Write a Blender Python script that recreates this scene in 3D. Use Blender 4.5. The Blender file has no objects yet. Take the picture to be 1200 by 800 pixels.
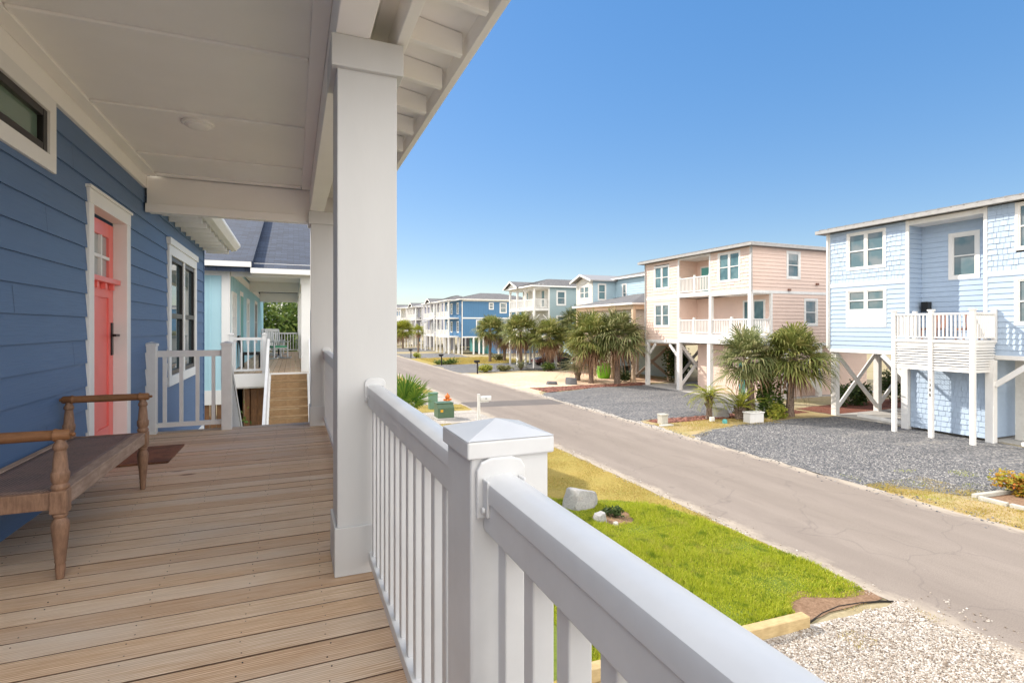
import bpy, math, random
import numpy as np
from mathutils import Vector, Matrix

# ------------------------------------------------------------------ camera, sky, sun, exposure
SC = bpy.context.scene
COL = SC.collection
R = math.radians
cd = bpy.data.cameras.new('camera'); cam = bpy.data.objects.new('camera', cd); COL.objects.link(cam)
cd.sensor_width = 36.0
cd.lens = 620.0 / 1200.0 * 36.0
cd.shift_y = -17.0 / 1200.0
cd.clip_start = 0.02; cd.clip_end = 6000
cam.location = (0, 0, 4.2)
cam.rotation_euler = (R(90), 0, R(-22.436))
SC.camera = cam

SUN = Vector((-0.482, 0.655, 0.582)).normalized()
world = bpy.data.worlds.new('World'); SC.world = world; world.use_nodes = True
wn = world.node_tree; wn.nodes.clear()
sky = wn.nodes.new('ShaderNodeTexSky'); sky.sky_type = 'NISHITA'; sky.sun_disc = False
sky.sun_elevation = math.asin(SUN.z); sky.sun_rotation = math.atan2(SUN.x, SUN.y)
sky.altitude = 0; sky.air_density = 1.0; sky.dust_density = 0.25; sky.ozone_density = 2.6
bg = wn.nodes.new('ShaderNodeBackground'); bg.inputs['Strength'].default_value = 0.15
wo = wn.nodes.new('ShaderNodeOutputWorld')
gm = wn.nodes.new('ShaderNodeGamma'); gm.inputs['Gamma'].default_value = 0.40
tn = wn.nodes.new('ShaderNodeHueSaturation'); tn.inputs['Hue'].default_value = 0.512; tn.inputs['Saturation'].default_value = 2.25; tn.inputs['Value'].default_value = 1.05
wn.links.new(sky.outputs[0], gm.inputs['Color']); wn.links.new(gm.outputs[0], tn.inputs['Color'])
# broken white cloud added behind the camera as fill light; clear blue elsewhere
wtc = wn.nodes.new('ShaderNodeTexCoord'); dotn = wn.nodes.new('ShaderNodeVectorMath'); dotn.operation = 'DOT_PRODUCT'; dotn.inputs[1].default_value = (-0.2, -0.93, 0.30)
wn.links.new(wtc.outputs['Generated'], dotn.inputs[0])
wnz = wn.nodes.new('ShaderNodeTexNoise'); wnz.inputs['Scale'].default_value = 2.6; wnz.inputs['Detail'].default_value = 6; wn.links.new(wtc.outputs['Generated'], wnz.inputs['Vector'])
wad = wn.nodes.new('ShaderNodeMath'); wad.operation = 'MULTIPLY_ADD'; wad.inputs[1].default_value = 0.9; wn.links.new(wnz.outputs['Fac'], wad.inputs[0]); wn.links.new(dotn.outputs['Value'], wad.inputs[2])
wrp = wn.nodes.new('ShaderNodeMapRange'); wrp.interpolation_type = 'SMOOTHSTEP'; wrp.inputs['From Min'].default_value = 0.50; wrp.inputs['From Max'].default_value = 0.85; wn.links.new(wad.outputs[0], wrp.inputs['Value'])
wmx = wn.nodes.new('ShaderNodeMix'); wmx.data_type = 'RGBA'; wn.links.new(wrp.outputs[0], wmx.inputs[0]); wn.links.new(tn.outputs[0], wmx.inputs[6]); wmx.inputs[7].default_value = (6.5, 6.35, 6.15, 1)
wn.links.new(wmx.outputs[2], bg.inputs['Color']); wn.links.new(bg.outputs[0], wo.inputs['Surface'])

sl = bpy.data.lights.new('sun', 'SUN'); sl.energy = 2.25; sl.angle = R(0.53); sl.color = (1.0, 0.93, 0.82)
so = bpy.data.objects.new('sun', sl); COL.objects.link(so); so.location = (-20, 30, 40)
so.rotation_euler = (-SUN).to_track_quat('-Z', 'Y').to_euler()

vs = SC.view_settings
vs.view_transform = 'Standard'; vs.look = 'None'; vs.gamma = 1.0; vs.use_curve_mapping = False
vs.exposure = 1.52
SC.cycles.max_bounces = 10; SC.cycles.diffuse_bounces = 6
SC.cycles.use_denoising = True

rng = random.Random(11)
NR = np.random.default_rng(5)

# ------------------------------------------------------------------ materials
def srgb(r, g, b):
    def f(c):
        c /= 255.0
        return c / 12.92 if c <= 0.04045 else ((c + 0.055) / 1.055) ** 2.4
    return (f(r), f(g), f(b), 1.0)

class NT:
    def __init__(self, name):
        self.m = bpy.data.materials.new(name); self.m.use_nodes = True
        self.t = self.m.node_tree; self.b = self.t.nodes['Principled BSDF']
    def n(self, typ, **kw):
        nd = self.t.nodes.new(typ)
        for k, v in kw.items():
            if k.startswith('i_'):
                nd.inputs[k[2:].replace('_', ' ')].default_value = v
            else: setattr(nd, k, v)
        return nd
    def l(self, a, b): self.t.links.new(a, b)
    def ramp(self, fac, stops):
        r = self.n('ShaderNodeValToRGB'); el = r.color_ramp.elements
        while len(el) > 1: el.remove(el[-1])
        el[0].position = stops[0][0]; el[0].color = stops[0][1]
        for p, c in stops[1:]:
            e = el.new(p); e.color = c
        self.l(fac, r.inputs[0]); return r.outputs[0]
    def coord(self, scale=(1, 1, 1), out='Object'):
        tc = self.n('ShaderNodeTexCoord'); mp = self.n('ShaderNodeMapping'); mp.inputs['Scale'].default_value = scale
        self.l(tc.outputs[out], mp.inputs[0]); return mp.outputs[0]
    def noise(self, co, scale, detail=4, rough=0.6):
        nz = self.n('ShaderNodeTexNoise'); nz.inputs['Scale'].default_value = scale
        nz.inputs['Detail'].default_value = detail; nz.inputs['Roughness'].default_value = rough
        self.l(co, nz.inputs['Vector']); return nz.outputs['Fac']
    def mix(self, fac, a, b, mode='MIX'):
        mx = self.n('ShaderNodeMix', data_type='RGBA', blend_type=mode)
        for sock, v in ((mx.inputs[0], fac), (mx.inputs[6], a), (mx.inputs[7], b)):
            if hasattr(v, 'is_output'): self.l(v, sock)
            else: sock.default_value = v
        return mx.outputs[2]
    def bump(self, h, strength, dist=0.01):
        bp = self.n('ShaderNodeBump'); bp.inputs['Strength'].default_value = strength; bp.inputs['Distance'].default_value = dist
        self.l(h, bp.inputs['Height']); self.l(bp.outputs[0], self.b.inputs['Normal'])
    def base(self, c):
        if hasattr(c, 'is_output'): self.l(c, self.b.inputs['Base Color'])
        else: self.b.inputs['Base Color'].default_value = c
    def island(self):
        return self.n('ShaderNodeNewGeometry').outputs['Random Per Island']

def dk(c, f): return (c[0] * f, c[1] * f, c[2] * f, 1)

def paint(name, c, rough=0.5, var=0.06, bump=0.06, scale=(1, 1, 1), nscale=6, bscale=60, spec=0.4, isl=0.0):
    t = NT(name); co = t.coord(scale)
    f = t.noise(co, nscale, 5)
    col = t.mix(t.ramp(f, [(0.3, (0, 0, 0, 1)), (0.7, (1, 1, 1, 1))]), dk(c, 1 - var), dk(c, 1 + var * 0.6))
    if isl:
        g = t.ramp(t.island(), [(0, dk((1, 1, 1), 1 - isl)), (1, (1, 1, 1, 1))])
        col = t.mix(1.0, col, g, 'MULTIPLY')
    t.base(col); t.b.inputs['Roughness'].default_value = rough; t.b.inputs['Specular IOR Level'].default_value = spec
    if bump: t.bump(t.noise(co, bscale, 3), bump, 0.004)
    return t.m

WHITE = (0.79, 0.78, 0.76, 1)
M = {}
M['vinyl'] = paint('white_vinyl', (0.65, 0.65, 0.65, 1), 0.36, 0.07, 0.03, (1, 1, 1), 7, 40, spec=0.5)
M['trim'] = paint('white_trim_paint', WHITE, 0.5, 0.03, 0.05, (1, 1, 1), 3, 90)
M['ceil'] = paint('porch_ceiling_paint', (0.90, 0.875, 0.84, 1), 0.6, 0.04, 0.08, (1, 1, 1), 1.3, 45)
M['trimfar'] = paint('weathered_white_trim', (0.76, 0.74, 0.71, 1), 0.6, 0.09, 0.03, (1, 1, 0.4), 2, 30)
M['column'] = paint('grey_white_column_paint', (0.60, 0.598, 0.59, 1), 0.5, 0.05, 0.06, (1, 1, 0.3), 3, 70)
M['eavegrey'] = paint('grey_eave_metal', (0.36, 0.35, 0.34, 1), 0.5, 0.15, 0)
M['blacktrim'] = paint('black_window_frame', (0.016, 0.015, 0.014, 1), 0.35, 0.1, 0)
M['blackmetal'] = paint('black_metal', (0.012, 0.012, 0.013, 1), 0.3, 0.1, 0)

def lap_mat(name, c, grain=True, var=0.10, axis=(14, 1.2, 30)):
    t = NT(name); co = t.coord(axis)
    g = t.noise(co, 3.0, 6, 0.65)
    big = t.noise(t.coord((0.6, 0.6, 0.6)), 1.1, 4)
    col = t.mix(t.ramp(g, [(0.3, (0, 0, 0, 1)), (0.72, (1, 1, 1, 1))]), dk(c, 1 - var), dk(c, 1 + var))
    col = t.mix(t.ramp(big, [(0.35, (0, 0, 0, 1)), (0.7, (1, 1, 1, 1))]), dk(c, 0.93), col)
    t.base(col); t.b.inputs['Roughness'].default_value = 0.55; t.b.inputs['Specular IOR Level'].default_value = 0.35
    if grain: t.bump(g, 0.35, 0.006)
    return t.m
M['navy'] = lap_mat('blue_lap_siding', (0.098, 0.17, 0.305, 1), True, 0.17)
M['joint'] = paint('dark_caulk', (0.035, 0.055, 0.10, 1), 0.7, 0.1, 0)
M['teal'] = lap_mat('aqua_siding', (0.44, 0.68, 0.76, 1), False, 0.03, (1, 1, 1))
M['sky'] = lap_mat('light_blue_siding', (0.40, 0.495, 0.62, 1), False, 0.06, (2, 2, 3))
M['pink'] = lap_mat('peach_siding', (0.74, 0.56, 0.47, 1), False, 0.07, (2, 2, 3))
M['dkblue'] = lap_mat('dark_blue_siding', (0.075, 0.19, 0.345, 1), False, 0.05, (2, 2, 3))
M['grey'] = lap_mat('grey_green_siding', (0.33, 0.42, 0.44, 1), False, 0.06, (2, 2, 3))
M['pale'] = lap_mat('pale_blue_siding', (0.40, 0.53, 0.60, 1), False, 0.05, (2, 2, 3))
M['tan'] = paint('tan_trim', (0.62, 0.47, 0.33, 1), 0.6, 0.08, 0.03)
M['lav'] = lap_mat('lavender_siding', (0.36, 0.36, 0.44, 1), False, 0.06, (2, 2, 3))
M['stucco'] = paint('pale_stucco', (0.62, 0.60, 0.55, 1), 0.8, 0.1, 0.1)

def shingle_mat(name, c, isl=0.12):
    t = NT(name)
    g = t.ramp(t.island(), [(0, dk(c, 1 - isl)), (1, dk(c, 1 + isl))])
    f = t.noise(t.coord((3, 3, 1.2)), 9, 4)
    t.base(t.mix(t.ramp(f, [(0.3, (0, 0, 0, 1)), (0.75, (1, 1, 1, 1))]), dk(c, 0.9), g))
    t.b.inputs['Roughness'].default_value = 0.6
    return t.m
M['shingle'] = shingle_mat('light_blue_shingles', (0.415, 0.51, 0.635, 1), 0.09)
M['pshingle'] = shingle_mat('peach_shingles', (0.75, 0.575, 0.485, 1), 0.09)

def roofshingle(name, a, b, axis='x'):
    t = NT(name)
    co = t.coord((1, 1, 1))
    br = t.n('ShaderNodeTexBrick'); br.inputs['Scale'].default_value = 1.0
    br.inputs['Brick Width'].default_value = 0.32; br.inputs['Row Height'].default_value = 0.14
    br.inputs['Mortar Size'].default_value = 0.008; br.inputs['Bias'].default_value = 0.0
    br.inputs['Color1'].default_value = a; br.inputs['Color2'].default_value = b; br.inputs['Mortar'].default_value = dk(a, 0.4)
    t.l(co, br.inputs['Vector'])
    f = t.noise(co, 30, 4)
    t.base(t.mix(0.35, br.outputs[0], t.ramp(f, [(0.3, dk(a, 0.6)), (0.7, dk(b, 1.4))])))
    t.b.inputs['Roughness'].default_value = 0.9
    t.bump(br.outputs['Fac'], -0.4, 0.01)
    return t.m
M['roofdark'] = roofshingle('slate_blue_roof_shingles', (0.012, 0.018, 0.035, 1), (0.038, 0.055, 0.095, 1))
M['roofgrey'] = roofshingle('grey_roof_shingles', (0.10, 0.10, 0.11, 1), (0.17, 0.165, 0.165, 1))
M['metalroof'] = paint('grey_metal_roof', (0.30, 0.29, 0.285, 1), 0.45, 0.06, 0)

def deck_mat(name):
    t = NT(name)
    isl = t.island()
    off = t.n('ShaderNodeVectorMath', operation='ADD')
    sc = t.n('ShaderNodeMath', operation='MULTIPLY'); sc.inputs[1].default_value = 57.0; t.l(isl, sc.inputs[0])
    cmb = t.n('ShaderNodeCombineXYZ'); t.l(sc.outputs[0], cmb.inputs[0]); t.l(sc.outputs[0], cmb.inputs[2])
    t.l(t.coord((1.1, 13, 1)), off.inputs[0]); t.l(cmb.outputs[0], off.inputs[1])
    ring = t.n('ShaderNodeTexWave', wave_type='BANDS', bands_direction='Y')
    ring.inputs['Scale'].default_value = 2.3; ring.inputs['Distortion'].default_value = 9.0
    ring.inputs['Detail'].default_value = 3.0; ring.inputs['Detail Scale'].default_value = 0.55
    t.l(off.outputs[0], ring.inputs['Vector'])
    fo = t.n('ShaderNodeVectorMath', operation='MULTIPLY'); fo.inputs[1].default_value = (0.7, 1.25, 1); t.l(off.outputs[0], fo.inputs[0])
    fine = t.noise(fo.outputs[0], 6, 7, 0.75)
    ca, cb = srgb(242, 225, 203), srgb(176, 144, 114)
    col = t.mix(t.ramp(ring.outputs['Fac'], [(0.15, (0, 0, 0, 1)), (0.85, (1, 1, 1, 1))]), ca, cb)
    col = t.mix(0.75, ca, col)
    col = t.mix(t.ramp(fine, [(0.38, (0, 0, 0, 1)), (0.66, (0.8, 0.8, 0.8, 1))]), col, srgb(180, 150, 120))
    # greying blotches
    blot = t.noise(t.coord((0.8, 2.5, 1)), 1.7, 5)
    col = t.mix(t.ramp(blot, [(0.45, (0, 0, 0, 1)), (0.7, (0.5, 0.5, 0.5, 1))]), col, srgb(214, 206, 196))
    col = t.mix(1.0, col, t.ramp(isl, [(0, srgb(226, 212, 200)), (0.3, srgb(250, 238, 224)), (0.6, srgb(240, 234, 228)), (1, srgb(255, 250, 244))]), 'MULTIPLY')
    # knots
    vo = t.n('ShaderNodeTexVoronoi'); vo.inputs['Scale'].default_value = 1.0
    off2 = t.n('ShaderNodeVectorMath', operation='ADD'); t.l(t.coord((1.15, 3.1, 1)), off2.inputs[0]); t.l(cmb.outputs[0], off2.inputs[1])
    t.l(off2.outputs[0], vo.inputs['Vector'])
    kn = t.ramp(vo.outputs['Distance'], [(0.035, (1, 1, 1, 1)), (0.085, (0, 0, 0, 1))])
    col = t.mix(kn, col, srgb(96, 62, 44))
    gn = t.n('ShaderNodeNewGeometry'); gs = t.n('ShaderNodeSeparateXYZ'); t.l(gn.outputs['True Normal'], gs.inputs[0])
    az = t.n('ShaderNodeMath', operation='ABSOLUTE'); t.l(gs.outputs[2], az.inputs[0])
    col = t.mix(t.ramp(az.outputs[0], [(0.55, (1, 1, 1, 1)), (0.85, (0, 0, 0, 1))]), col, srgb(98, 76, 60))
    t.base(col); t.b.inputs['Roughness'].default_value = 0.72; t.b.inputs['Specular IOR Level'].default_value = 0.3
    t.bump(fine, 0.10, 0.002)
    return t.m
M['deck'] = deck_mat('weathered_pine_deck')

def wood(name, a, b, sc=(8, 8, 1.2), rough=0.65):
    t = NT(name); co = t.coord(sc)
    f = t.noise(co, 5, 7, 0.7)
    big = t.noise(t.coord((2, 2, 2)), 2.5, 4)
    col = t.mix(t.ramp(f, [(0.3, (0, 0, 0, 1)), (0.7, (1, 1, 1, 1))]), a, b)
    col = t.mix(t.ramp(big, [(0.4, (0, 0, 0, 1)), (0.7, (0.6, 0.6, 0.6, 1))]), col, dk(a, 0.75))
    t.base(col); t.b.inputs['Roughness'].default_value = rough; t.bump(f, 0.3, 0.004)
    return t.m
M['benchwood'] = wood('weathered_brown_wood', srgb(112, 82, 62), srgb(164, 128, 102), (10, 10, 2.2))
M['benchrail'] = wood('brown_turned_rail', srgb(112, 74, 44), srgb(160, 112, 72), (1.6, 14, 14))
M['benchapron'] = wood('grey_brown_apron', srgb(142, 116, 98), srgb(188, 162, 142), (9, 1.5, 9))
M['stairwood'] = wood('treated_stair_boards', srgb(134, 106, 74), srgb(172, 142, 104), (1.2, 9, 9))
M['pilewood'] = wood('brown_pile_wood', srgb(92, 62, 40), srgb(150, 108, 70), (9, 9, 1))
M['greywood'] = wood('grey_weathered_wood', srgb(128, 112, 98), srgb(170, 150, 130), (9, 9, 1))
M['timber'] = wood('pale_landscape_timber', srgb(176, 150, 104), srgb(206, 182, 136), (1.2, 9, 9))
M['coral'] = paint('coral_door_paint', (0.87, 0.20, 0.175, 1), 0.4, 0.03, 0.02)
M['tealdoor'] = paint('teal_door_paint', (0.10, 0.36, 0.34, 1), 0.45, 0.05, 0)

def cane(name):
    t = NT(name); co = t.coord((1, 1, 1))
    ck = t.n('ShaderNodeTexBrick'); ck.inputs['Scale'].default_value = 1; ck.inputs['Brick Width'].default_value = 0.014; ck.inputs['Row Height'].default_value = 0.010
    ck.inputs['Mortar Size'].default_value = 0.0022; ck.inputs['Color1'].default_value = srgb(168, 144, 130); ck.inputs['Color2'].default_value = srgb(140, 118, 108)
    ck.inputs['Mortar'].default_value = srgb(58, 46, 44)
    t.l(co, ck.inputs['Vector'])
    f = t.noise(co, 6, 5)
    t.base(t.mix(t.ramp(f, [(0.35, (0, 0, 0, 1)), (0.7, (0.6, 0.6, 0.6, 1))]), ck.outputs[0], srgb(146, 116, 102)))
    t.b.inputs['Roughness'].default_value = 0.6; t.bump(ck.outputs['Fac'], -0.5, 0.003)
    return t.m
M['cane'] = cane('woven_cane')
def coir():
    t = NT('brown_coir'); co = t.coord((1, 1, 1))
    f = t.noise(co, 5, 6); g = t.noise(co, 160, 3)
    c = t.ramp(f, [(0.35, srgb(70, 42, 30)), (0.5, srgb(128, 84, 58)), (0.65, srgb(84, 52, 38))])
    t.base(t.mix(0.35, c, t.ramp(g, [(0.35, srgb(50, 30, 22)), (0.65, srgb(160, 112, 78))])))
    t.b.inputs['Roughness'].default_value = 0.95; t.bump(g, 0.6, 0.006); return t.m
M['coir'] = coir()

def glass(name, c, rough=0.04, spec=0.9):
    t = NT(name); t.base(c); t.b.inputs['Roughness'].default_value = rough; t.b.inputs['Specular IOR Level'].default_value = spec
    return t.m
M['glass'] = glass('dark_window_glass', (0.055, 0.085, 0.095, 1), 0.03, 0.8)
def paneglass(name, blind, dark, rel):
    # blinds seen behind the glass: slats over the top of the pane
    t = NT(name)
    w = t.n('ShaderNodeTexWave', wave_type='BANDS', bands_direction='Z'); w.inputs['Scale'].default_value = 9.0
    t.l(t.coord((1, 1, 1)), w.inputs['Vector'])
    nz = t.noise(t.coord((0.9, 0.9, 0.9)), 1.3, 2)
    slat = t.mix(w.outputs['Fac'], blind, dk(blind, 0.72))
    t.base(t.mix(t.ramp(nz, [(0.42, (0, 0, 0, 1)), (0.58, (1, 1, 1, 1))]), slat, dark))
    t.b.inputs['Roughness'].default_value = 0.05; t.b.inputs['Specular IOR Level'].default_value = 0.7
    return t.m
M['glassfar'] = paneglass('window_glass_with_blinds', (0.22, 0.25, 0.26, 1), (0.10, 0.16, 0.18, 1), 0.5)
M['glassfar2'] = paneglass('window_glass_teal', (0.14, 0.24, 0.26, 1), (0.06, 0.13, 0.15, 1), 0.5)
M['glassgreen'] = glass('green_tinted_glass', (0.15, 0.22, 0.17, 1), 0.08, 0.6)
M['glasslite'] = glass('frosted_door_lite', (0.42, 0.44, 0.44, 1), 0.15, 0.6)

# ---- ground materials
def ground_mix(name, stops, scale, fine, fscale, bump=0.3, bd=0.02, rough=0.95, fm=0.5, warp=None):
    t = NT(name); co = t.coord((1, 1, 1))
    f = t.noise(co, scale, 6, 0.65)
    g = t.noise(co, fscale, 5, 0.75)
    c = t.ramp(f, stops)
    c = t.mix(fm, c, t.ramp(g, fine))
    t.base(c); t.b.inputs['Roughness'].default_value = rough; t.b.inputs['Specular IOR Level'].default_value = 0.2
    t.bump(g, bump, bd); return t.m
M['dryground'] = ground_mix('dry_sandy_ground', [(0.32, (0.30, 0.235, 0.13, 1)), (0.5, (0.36, 0.30, 0.19, 1)), (0.66, (0.24, 0.21, 0.08, 1))], 0.35,
                            [(0.3, (0.16, 0.13, 0.06, 1)), (0.7, (0.48, 0.40, 0.26, 1))], 9)
M['verge'] = ground_mix('dry_grass_verge', [(0.32, (0.34, 0.24, 0.10, 1)), (0.5, (0.42, 0.31, 0.16, 1)), (0.66, (0.28, 0.26, 0.08, 1))], 0.8,
                        [(0.3, (0.16, 0.12, 0.05, 1)), (0.7, (0.55, 0.43, 0.24, 1))], 14)
M['lawnbase'] = ground_mix('lawn_soil', [(0.3, (0.10, 0.14, 0.02, 1)), (0.7, (0.16, 0.22, 0.03, 1))], 0.6,
                           [(0.3, (0.05, 0.08, 0.01, 1)), (0.7, (0.22, 0.25, 0.05, 1))], 22)
M['drylawn'] = ground_mix('autumn_lawn', [(0.3, (0.36, 0.26, 0.08, 1)), (0.52, (0.32, 0.26, 0.08, 1)), (0.7, (0.24, 0.24, 0.06, 1))], 0.5,
                          [(0.3, (0.17, 0.12, 0.03, 1)), (0.7, (0.46, 0.34, 0.09, 1))], 18)
M['sand'] = ground_mix('pale_sand', [(0.3, (0.62, 0.45, 0.30, 1)), (0.5, (0.66, 0.38, 0.24, 1)), (0.62, (0.68, 0.56, 0.42, 1))], 0.22,
                       [(0.3, (0.30, 0.22, 0.14, 1)), (0.6, (0.72, 0.60, 0.46, 1))], 5)
M['mulch'] = ground_mix('red_bark_mulch', [(0.3, (0.17, 0.055, 0.035, 1)), (0.7, (0.27, 0.10, 0.07, 1))], 2,
                        [(0.35, (0.05, 0.02, 0.012, 1)), (0.65, (0.34, 0.16, 0.11, 1))], 16, 0.8, 0.05)
M['soil'] = ground_mix('brown_soil', [(0.3, (0.20, 0.11, 0.06, 1)), (0.7, (0.30, 0.19, 0.12, 1))], 2,
                       [(0.35, (0.09, 0.05, 0.03, 1)), (0.65, (0.36, 0.24, 0.16, 1))], 20, 0.6, 0.03)
M['concrete'] = ground_mix('concrete', [(0.3, (0.38, 0.36, 0.33, 1)), (0.7, (0.45, 0.43, 0.40, 1))], 0.6,
                           [(0.3, (0.34, 0.32, 0.30, 1)), (0.7, (0.50, 0.48, 0.45, 1))], 25, 0.1, 0.005, 0.85)

def road_mat():
    t = NT('pinkish_grey_asphalt'); co = t.coord((1, 1, 1))
    big = t.noise(t.coord((1.0, 0.12, 1)), 0.7, 5)
    mid = t.noise(t.coord((1.6, 0.5, 1)), 1.4, 6, 0.7)
    fine = t.noise(co, 60, 3, 0.8)
    c = t.ramp(big, [(0.32, (0.20, 0.165, 0.138, 1)), (0.68, (0.285, 0.240, 0.205, 1))])
    c = t.mix(t.ramp(mid, [(0.50, (0, 0, 0, 1)), (0.72, (0.6, 0.6, 0.6, 1))]), c, (0.17, 0.138, 0.118, 1))
    c = t.mix(0.4, c, t.ramp(fine, [(0.33, (0.10, 0.082, 0.070, 1)), (0.68, (0.38, 0.325, 0.285, 1))]))
    # scuffs and pale scratches
    sc = t.noise(t.coord((3.5, 0.5, 1)), 2.2, 8, 0.75)
    c = t.mix(t.ramp(sc, [(0.63, (0, 0, 0, 1)), (0.72, (0.5, 0.5, 0.5, 1))]), c, (0.42, 0.36, 0.325, 1))
    vo = t.n('ShaderNodeTexVoronoi', feature='DISTANCE_TO_EDGE'); vo.inputs['Scale'].default_value = 0.30
    wv = t.n('ShaderNodeVectorMath', operation='ADD')
    nzc = t.n('ShaderNodeTexNoise'); nzc.inputs['Scale'].default_value = 1.1; t.l(co, nzc.inputs['Vector'])
    sc2 = t.n('ShaderNodeVectorMath', operation='SCALE'); sc2.inputs['Scale'].default_value = 1.1; t.l(nzc.outputs['Color'], sc2.inputs[0])
    t.l(co, wv.inputs[0]); t.l(sc2.outputs[0], wv.inputs[1]); t.l(wv.outputs[0], vo.inputs['Vector'])
    ck = t.ramp(vo.outputs['Distance'], [(0.0, (0.30, 0.30, 0.30, 1)), (0.007, (0, 0, 0, 1))])
    c = t.mix(ck, c, (0.10, 0.085, 0.08, 1))
    # wheel tracks: two slightly polished, darker bands per lane; sand drifted in along both edges
    tc = t.n('ShaderNodeTexCoord'); sp = t.n('ShaderNodeSeparateXYZ'); t.l(tc.outputs['Object'], sp.inputs[0])
    wob = t.n('ShaderNodeMath', operation='MULTIPLY_ADD'); wob.inputs[1].default_value = 1.3; t.l(t.noise(t.coord((0.4, 0.12, 1)), 1.0, 3), wob.inputs[0]); t.l(sp.outputs[0], wob.inputs[2])
    sn = t.n('ShaderNodeMath', operation='SINE'); ml_ = t.n('ShaderNodeMath', operation='MULTIPLY'); ml_.inputs[1].default_value = 2.6; t.l(wob.outputs[0], ml_.inputs[0]); t.l(ml_.outputs[0], sn.inputs[0])
    c = t.mix(t.ramp(sn.outputs[0], [(0.35, (0, 0, 0, 1)), (0.95, (0.20, 0.20, 0.20, 1))]), c, (0.15, 0.122, 0.106, 1))
    ab = t.n('ShaderNodeMath', operation='SUBTRACT'); ab.inputs[1].default_value = 11.15; t.l(sp.outputs[0], ab.inputs[0])
    aa = t.n('ShaderNodeMath', operation='ABSOLUTE'); t.l(ab.outputs[0], aa.inputs[0])
    ed = t.n('ShaderNodeMath', operation='MULTIPLY_ADD'); ed.inputs[1].default_value = 1.5; t.l(t.noise(t.coord((1.5, 0.7, 1)), 1.6, 7, 0.75), ed.inputs[0]); t.l(aa.outputs[0], ed.inputs[2])
    mr_ = t.n('ShaderNodeMapRange'); mr_.inputs['From Min'].default_value = 3.08; mr_.inputs['From Max'].default_value = 3.42; mr_.inputs['To Max'].default_value = 0.75; t.l(ed.outputs[0], mr_.inputs['Value'])
    c = t.mix(mr_.outputs[0], c, (0.42, 0.36, 0.29, 1))
    t.base(c); t.b.inputs['Roughness'].default_value = 0.9; t.b.inputs['Specular IOR Level'].default_value = 0.25
    t.bump(fine, 0.25, 0.006); return t.m
M['road'] = road_mat()
M['patch'] = ground_mix('dark_asphalt_band', [(0.3, (0.12, 0.108, 0.10, 1)), (0.7, (0.16, 0.14, 0.13, 1))], 1, [(0.3, (0.08, 0.07, 0.07, 1)), (0.7, (0.2, 0.18, 0.17, 1))], 40, 0.2, 0.005)

def gravel_mat(name, cols, scale, speck=0.5):
    t = NT(name); co = t.coord((1, 1, 1))
    vo = t.n('ShaderNodeTexVoronoi'); vo.inputs['Scale'].default_value = scale; t.l(co, vo.inputs['Vector'])
    sep = t.n('ShaderNodeSeparateColor'); t.l(vo.outputs['Color'], sep.inputs[0])
    c = t.ramp(sep.outputs[0], cols)
    d = t.ramp(vo.outputs['Distance'], [(0.2, (1, 1, 1, 1)), (0.62, (0.45, 0.45, 0.45, 1))])
    c = t.mix(speck, c, d, 'MULTIPLY')
    big = t.noise(t.coord((0.35, 1.5, 1)), 0.7, 6, 0.7)
    c = t.mix(1.0, c, t.ramp(big, [(0.3, (0.70, 0.70, 0.71, 1)), (0.55, (1, 1, 1, 1)), (0.72, (1.28, 1.22, 1.12, 1))]), 'MULTIPLY')
    t.base(c); t.b.inputs['Roughness'].default_value = 0.9; t.b.inputs['Specular IOR Level'].default_value = 0.25
    t.bump(vo.outputs['Distance'], -0.6, 0.02); return t.m
M['gravel'] = gravel_mat('grey_gravel', [(0, (0.075, 0.08, 0.09, 1)), (0.45, (0.16, 0.16, 0.17, 1)), (0.8, (0.25, 0.24, 0.23, 1)), (1, (0.40, 0.38, 0.36, 1))], 21)
M['whitegravel'] = gravel_mat('pale_gravel', [(0, (0.30, 0.25, 0.20, 1)), (0.4, (0.46, 0.41, 0.36, 1)), (0.8, (0.60, 0.56, 0.51, 1)), (1, (0.70, 0.68, 0.65, 1))], 38)
def pebble_mat(name, stops):
    t = NT(name); t.base(t.ramp(t.island(), stops)); t.b.inputs['Roughness'].default_value = 0.75; return t.m
M['pebble'] = pebble_mat('pale_pebbles', [(0, (0.11, 0.085, 0.065, 1)), (0.18, (0.26, 0.205, 0.155, 1)), (0.45, (0.38, 0.32, 0.265, 1)), (0.8, (0.50, 0.455, 0.40, 1)), (1, (0.68, 0.65, 0.61, 1))])
M['greypebble'] = pebble_mat('grey_pebbles', [(0, (0.06, 0.065, 0.075, 1)), (0.5, (0.16, 0.16, 0.17, 1)), (0.85, (0.27, 0.255, 0.245, 1)), (1, (0.46, 0.44, 0.42, 1))])
M['bark'] = pebble_mat('bark_chips', [(0, (0.07, 0.025, 0.015, 1)), (0.6, (0.22, 0.075, 0.05, 1)), (1, (0.36, 0.17, 0.12, 1))])

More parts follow.
